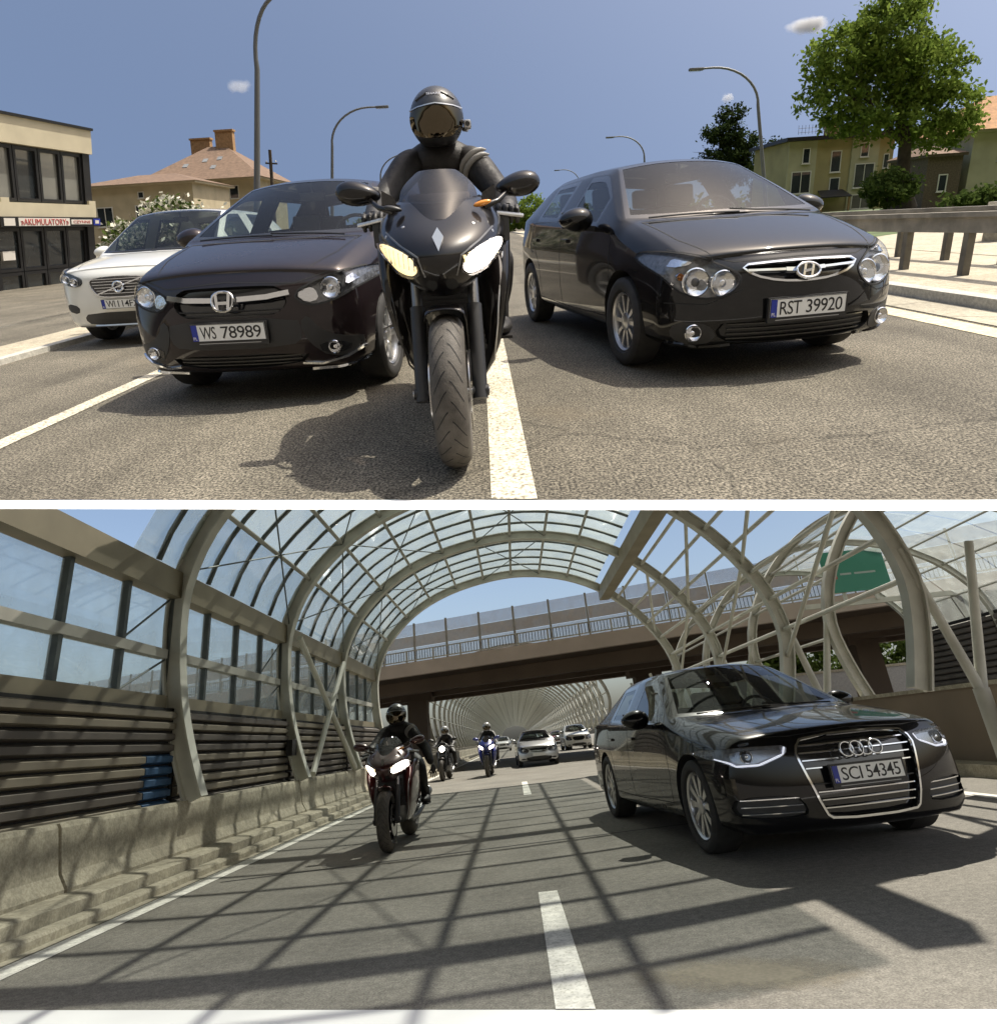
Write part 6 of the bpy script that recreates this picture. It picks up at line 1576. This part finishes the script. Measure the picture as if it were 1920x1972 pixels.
for a, b in ((11.7,15.7),(15.7,19.7),(19.7,23.7)):
    for k in range(3):
        ya, yb_ = lerp(a,b,k/3), lerp(a,b,(k+1)/3)
        for i in range(1, 9):
            p, q = along(i/14)[0], along((i+1)/14)[0]; p = Vector((OFF-(p.x-.5),0,p.z)); q = Vector((OFF-(q.x-.5),0,q.z))
            MB().add([p+Vector((.06,ya,.06)), p+Vector((.06,yb_-.05,.06)), q+Vector((.06,yb_-.05,.06)), q+Vector((.06,ya,.06))], [(0,1,2,3)]).obj('pane', pane_e, c2)
    for j in range(14):
        z0 = .5 + j*.18; MB().prism([(14.30,z0),(14.24,z0+.03),(14.24,z0+.13),(14.30,z0+.165)], a+.05, b-.05).obj('noise_board', noise_m, c2)
    MB().box((14.31, a, .3), (14.40, b, 3.1)).obj('noise_backing', gap, c2)

# ---- far canopy beyond the bridge
c3 = thing('road_canopy', 'far canopy running on beyond the road bridge to the vanishing point', 'canopy', (0,0,0))
wide = lambda p: Vector((.5+(p.x-.5)*1.5, p.y, p.z*1.34))
RS3 = [wide(p) for p in RS]
rm3 = rib_mesh('rib', RS3, .20, .22).mesh('rib', steel_p)
for i in range(72):
    o = bpy.data.objects.new('rib', rm3); COL.objects.link(o); o.parent = c3; o.location = (0, 50 + 4*i, 0)
for s in [i/18 for i in range(2, 18)]:
    p, n = along(s); p = wide(p); MB().tube([p + Vector((0,50,0)), p + Vector((0,336,0))], .055, 6).obj('purlin', steel_t, c3, smooth=40)
fg_ = MB()
for i in range(11):
    s0, s1 = lerp(.20, s_beam, i/11), lerp(.20, s_beam, (i+1)/11); p, n = along(s0); q, m_ = along(s1); p = wide(p); q = wide(q)
    fg_.add([p+n*.1+Vector((0,50,0)), p+n*.1+Vector((0,336,0)), q+m_*.1+Vector((0,336,0)), q+m_*.1+Vector((0,50,0))], [(0,1,2,3)])
o = fg_.obj('glazing', glass('far_glazing', (.90,.93,.92), 1.4, haze=.22, hcol=(.85,.85,.80), milky=True), c3); o['kind'] = 'stuff'
fw = MB()
for j in range(8): z0 = .3+j*.17; fw.prism([(-5.95,z0),(-5.89,z0+.03),(-5.89,z0+.13),(-5.95,z0+.15)], 48, 336)
o = fw.obj('noise_wall', noise_l, c3); o['kind'] = 'stuff'
MB().box((-6.1, 48, 0), (-5.96, 336, 1.8)).obj('noise_backing', noise_m, c3)
for i in range(70):
    y = 50 + 4*i
    MB().tube([(6.9,y,1.3),(6.2,y+4,4.8)], .07, 6).obj('diagonal', steel_p, c3); MB().tube([(6.9,y+4,1.3),(6.2,y,4.8)], .07, 6).obj('diagonal', steel_p, c3)

# ---- road bridge crossing over
P0, P1 = Vector((-26, 42.1, 0)), Vector((40, 12.5+.0, 0)); 
P0, P1 = Vector((-30, 43.8, 0)), Vector((44, 13.2, 0))
bd = (P1-P0).normalized(); bn = Vector((-bd.y, bd.x, 0)); 
if bn.y < 0: bn = -bn
bl = (P1-P0).length
bridge = thing('road_bridge', 'pinkish concrete road bridge with railing and clear screens crossing the expressway', 'bridge', (0,0,0))
BX = Matrix(((bd.x, bn.x, 0, P0.x), (bd.y, bn.y, 0, P0.y), (0,0,1,0), (0,0,0,1)))
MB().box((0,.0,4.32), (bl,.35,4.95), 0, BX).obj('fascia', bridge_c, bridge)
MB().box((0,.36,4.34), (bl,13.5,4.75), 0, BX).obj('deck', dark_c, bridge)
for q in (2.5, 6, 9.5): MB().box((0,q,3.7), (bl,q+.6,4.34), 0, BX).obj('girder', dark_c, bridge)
rl = MB()
for z in (5.02, 5.48): rl.box((0,.05,z), (bl,.11,z+.05), 0, BX)
rl.obj('handrail', steel_p, bridge)
for i in range(int(bl/1.5)): MB().box((i*1.5,.04,4.95), (i*1.5+.06,.12,5.52), 0, BX).obj('railing_post', steel_p, bridge)
bal = MB()
for i in range(int(bl/.15)): bal.box((i*.15,.07,5.07), (i*.15+.025,.09,5.48), 0, BX)
o = bal.obj('baluster', bar_m, bridge); o['kind'] = 'stuff'
scr = glass('bridge_screen', (.84,.84,.86), 1.4, haze=.22, hcol=(.75,.70,.66))
stripe = glass('bridge_screen_tint', (.62,.60,.58), 1.4, haze=.5, hcol=(.72,.64,.56))
for i in range(int(bl/1.9)):
    x = i*1.9
    MB().box((x-.04,1.6,4.75), (x+.04,1.7,7.15), 0, BX).obj('screen_post', steel_t, bridge)
    for z0, z1, mt in ((4.9,5.9,scr), (5.92,6.5,stripe), (6.52,7.1,scr)):
        MB().box((x+.06,1.64,z0), (x+1.84,1.655,z1), 0, BX).obj('screen_pane', mt, bridge)
def pier(x, y, r=.55):
    t = thing('bridge_pier', 'dark concrete pier under the road bridge', 'pier', (x, y, 0), 0, 'piers of the road bridge')
    t['label'] = 'dark pier under the bridge by the left noise wall' if x < 0 else 'dark pier under the bridge right of the saloon' if x > 10 else 'dark pier under the bridge behind the saloon roof'
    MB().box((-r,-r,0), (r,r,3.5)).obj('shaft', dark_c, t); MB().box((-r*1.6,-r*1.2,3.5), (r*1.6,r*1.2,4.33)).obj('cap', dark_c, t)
for x, y in ((-5.4,40), (7.4,38), (16.6,32)): pier(x, y)

# ---- gantry sign, retaining wall and trees on the right
sg = thing('direction_sign', 'green overhead direction sign among the right hand ribs', 'sign', (11.2, 20.6, 0))
MB().box((-1.0,0,4.2), (1.0,.06,5.5)).obj('sign_panel', M('sign_green', (.03,.22,.15), .5), sg)
MB().box((-.92,-.012,4.62), (-.62,-.002,4.90), ).obj('route_box', sign_r, sg)
for x0, x1, z in ((-.50,-.15,4.76),(-.05,.62,4.76)):
    MB().box((x0,-.008,z-.03), (x1,-.002,z+.03)).obj('sign_line', M('sign_dim_white', (.35,.42,.40), .5), sg)
for x in (-.5, .5): MB().box((x-.05,.06,3.9), (x+.05,.14,5.6)).obj('bracket', steel_p, sg)
MB().box((-1.8,.14,3.8), (3.4,.26,3.95)).obj('cross_beam', steel_p, sg)
MB().tube([(3.3,.2,0),(3.3,.2,3.95)], .12, 10).obj('mast', steel_p, sg)
rw = thing('retaining_wall', 'grey concrete retaining wall below the greenery beyond the bridge', 'wall', (0,0,0))
MB().box((13.5,46,0), (60,46.6,3.1)).obj('wall_body', M('grey_concrete', (.33,.33,.32), .85, var=.12, bump=.1), rw)
MB().box((13.5,45.9,3.1), (60,46.7,3.25)).obj('coping', conc_e, rw)
for i, (x, y, h, w, lab) in enumerate([(20.5,49,6.6,3.0,'green bushy tree above the retaining wall behind the saloon'), (27,50,6.0,3.2,'green tree above the retaining wall between the steel columns'), (34,50,6.6,3.6,'green tree above the retaining wall at the far right')]):
    tree('tree', lab, [((x,y,h-2),(w,2,2)), ((x-w*.6,y,h-2.8),(w*.7,2,1.5))], (x,y,.5), (x,y,h-2), .2, [], 150, 20, .22, .6, leaf_mid, 80+i, 'trees beyond the bridge', .3)

# ---- traffic
make_car('car', 'shiny black saloon with four ring badge and plate SCI 54345', SALOON, (2.27, 4.76, 0), R(6), .955)
FAR = dict(HATCH, face=face_far, levels=2, paint=paint_silver, rim_mat=alloy)
FARW = dict(SUV, face=face_far, levels=2, paint=paint_silver)
make_car('car', 'silver car in the middle lane left of the saloon', FAR, (.78, 25.2, 0), R(2), .84, 'distant cars on the expressway', False)
make_car('car', 'light coloured car behind the saloon tail in the right lane', dict(FARW, paint=paint_white), (4.1, 46, 0), R(2), 1.0, 'distant cars on the expressway', False)
for i, (x, y, S_, lab) in enumerate([(1.2, 58, dict(FAR, paint=paint_dark), 'distant dark car following the silver car'), (-1.4, 74, dict(FAR, paint=paint_white), 'distant white car under the far canopy'), (4.2, 70, dict(FAR, paint=paint_red), 'distant red car in the right lane'), (-1.6, 96, FARW, 'farthest grey car under the canopy')]):
    make_car('car', lab, S_, (x, y, 0), 0, 1.0, 'distant cars on the expressway', False)
make_bike('dark red sport motorcycle with both headlamps lit on the expressway', (-1.36, 7.42, 0), R(-1), fair_red, None, (lamp_on, lamp_on), lean=R(-2), scale=.95)
make_rider('person in black leathers on the dark red motorcycle with one hand lowered', (-1.36, 7.42, 0), R(-1), lean=R(-2), wave=True, scale=.95)
make_bike('naked motorcycle with round headlamp behind the red one', (-2.28, 21.6, 0), R(-3), plastic, None, (lamp_on, lamp_on), naked=True, tread=False)
make_rider('person with grey helmet riding the naked motorcycle', (-2.28, 21.6, 0), R(-3), helm=helmet_w, stripes=False, upright=.1)
make_bike('blue sport motorcycle further back in the left lane', (-.90, 21.2, 0), R(-2), fair_blue, None, (lamp_on, lamp_on), tread=False)
make_rider('person in white helmet riding the blue motorcycle', (-.90, 21.2, 0), R(-2), helm=helmet_w, stripes=False)
make_bike('distant motorcycle right of the silver car', (3.6, 47, 0), R(0), plastic, None, (lamp_on, lamp_on), naked=True, tread=False)
make_rider('person in dark clothes on the distant motorcycle right of the silver car', (3.6, 47, 0), R(0), stripes=False)
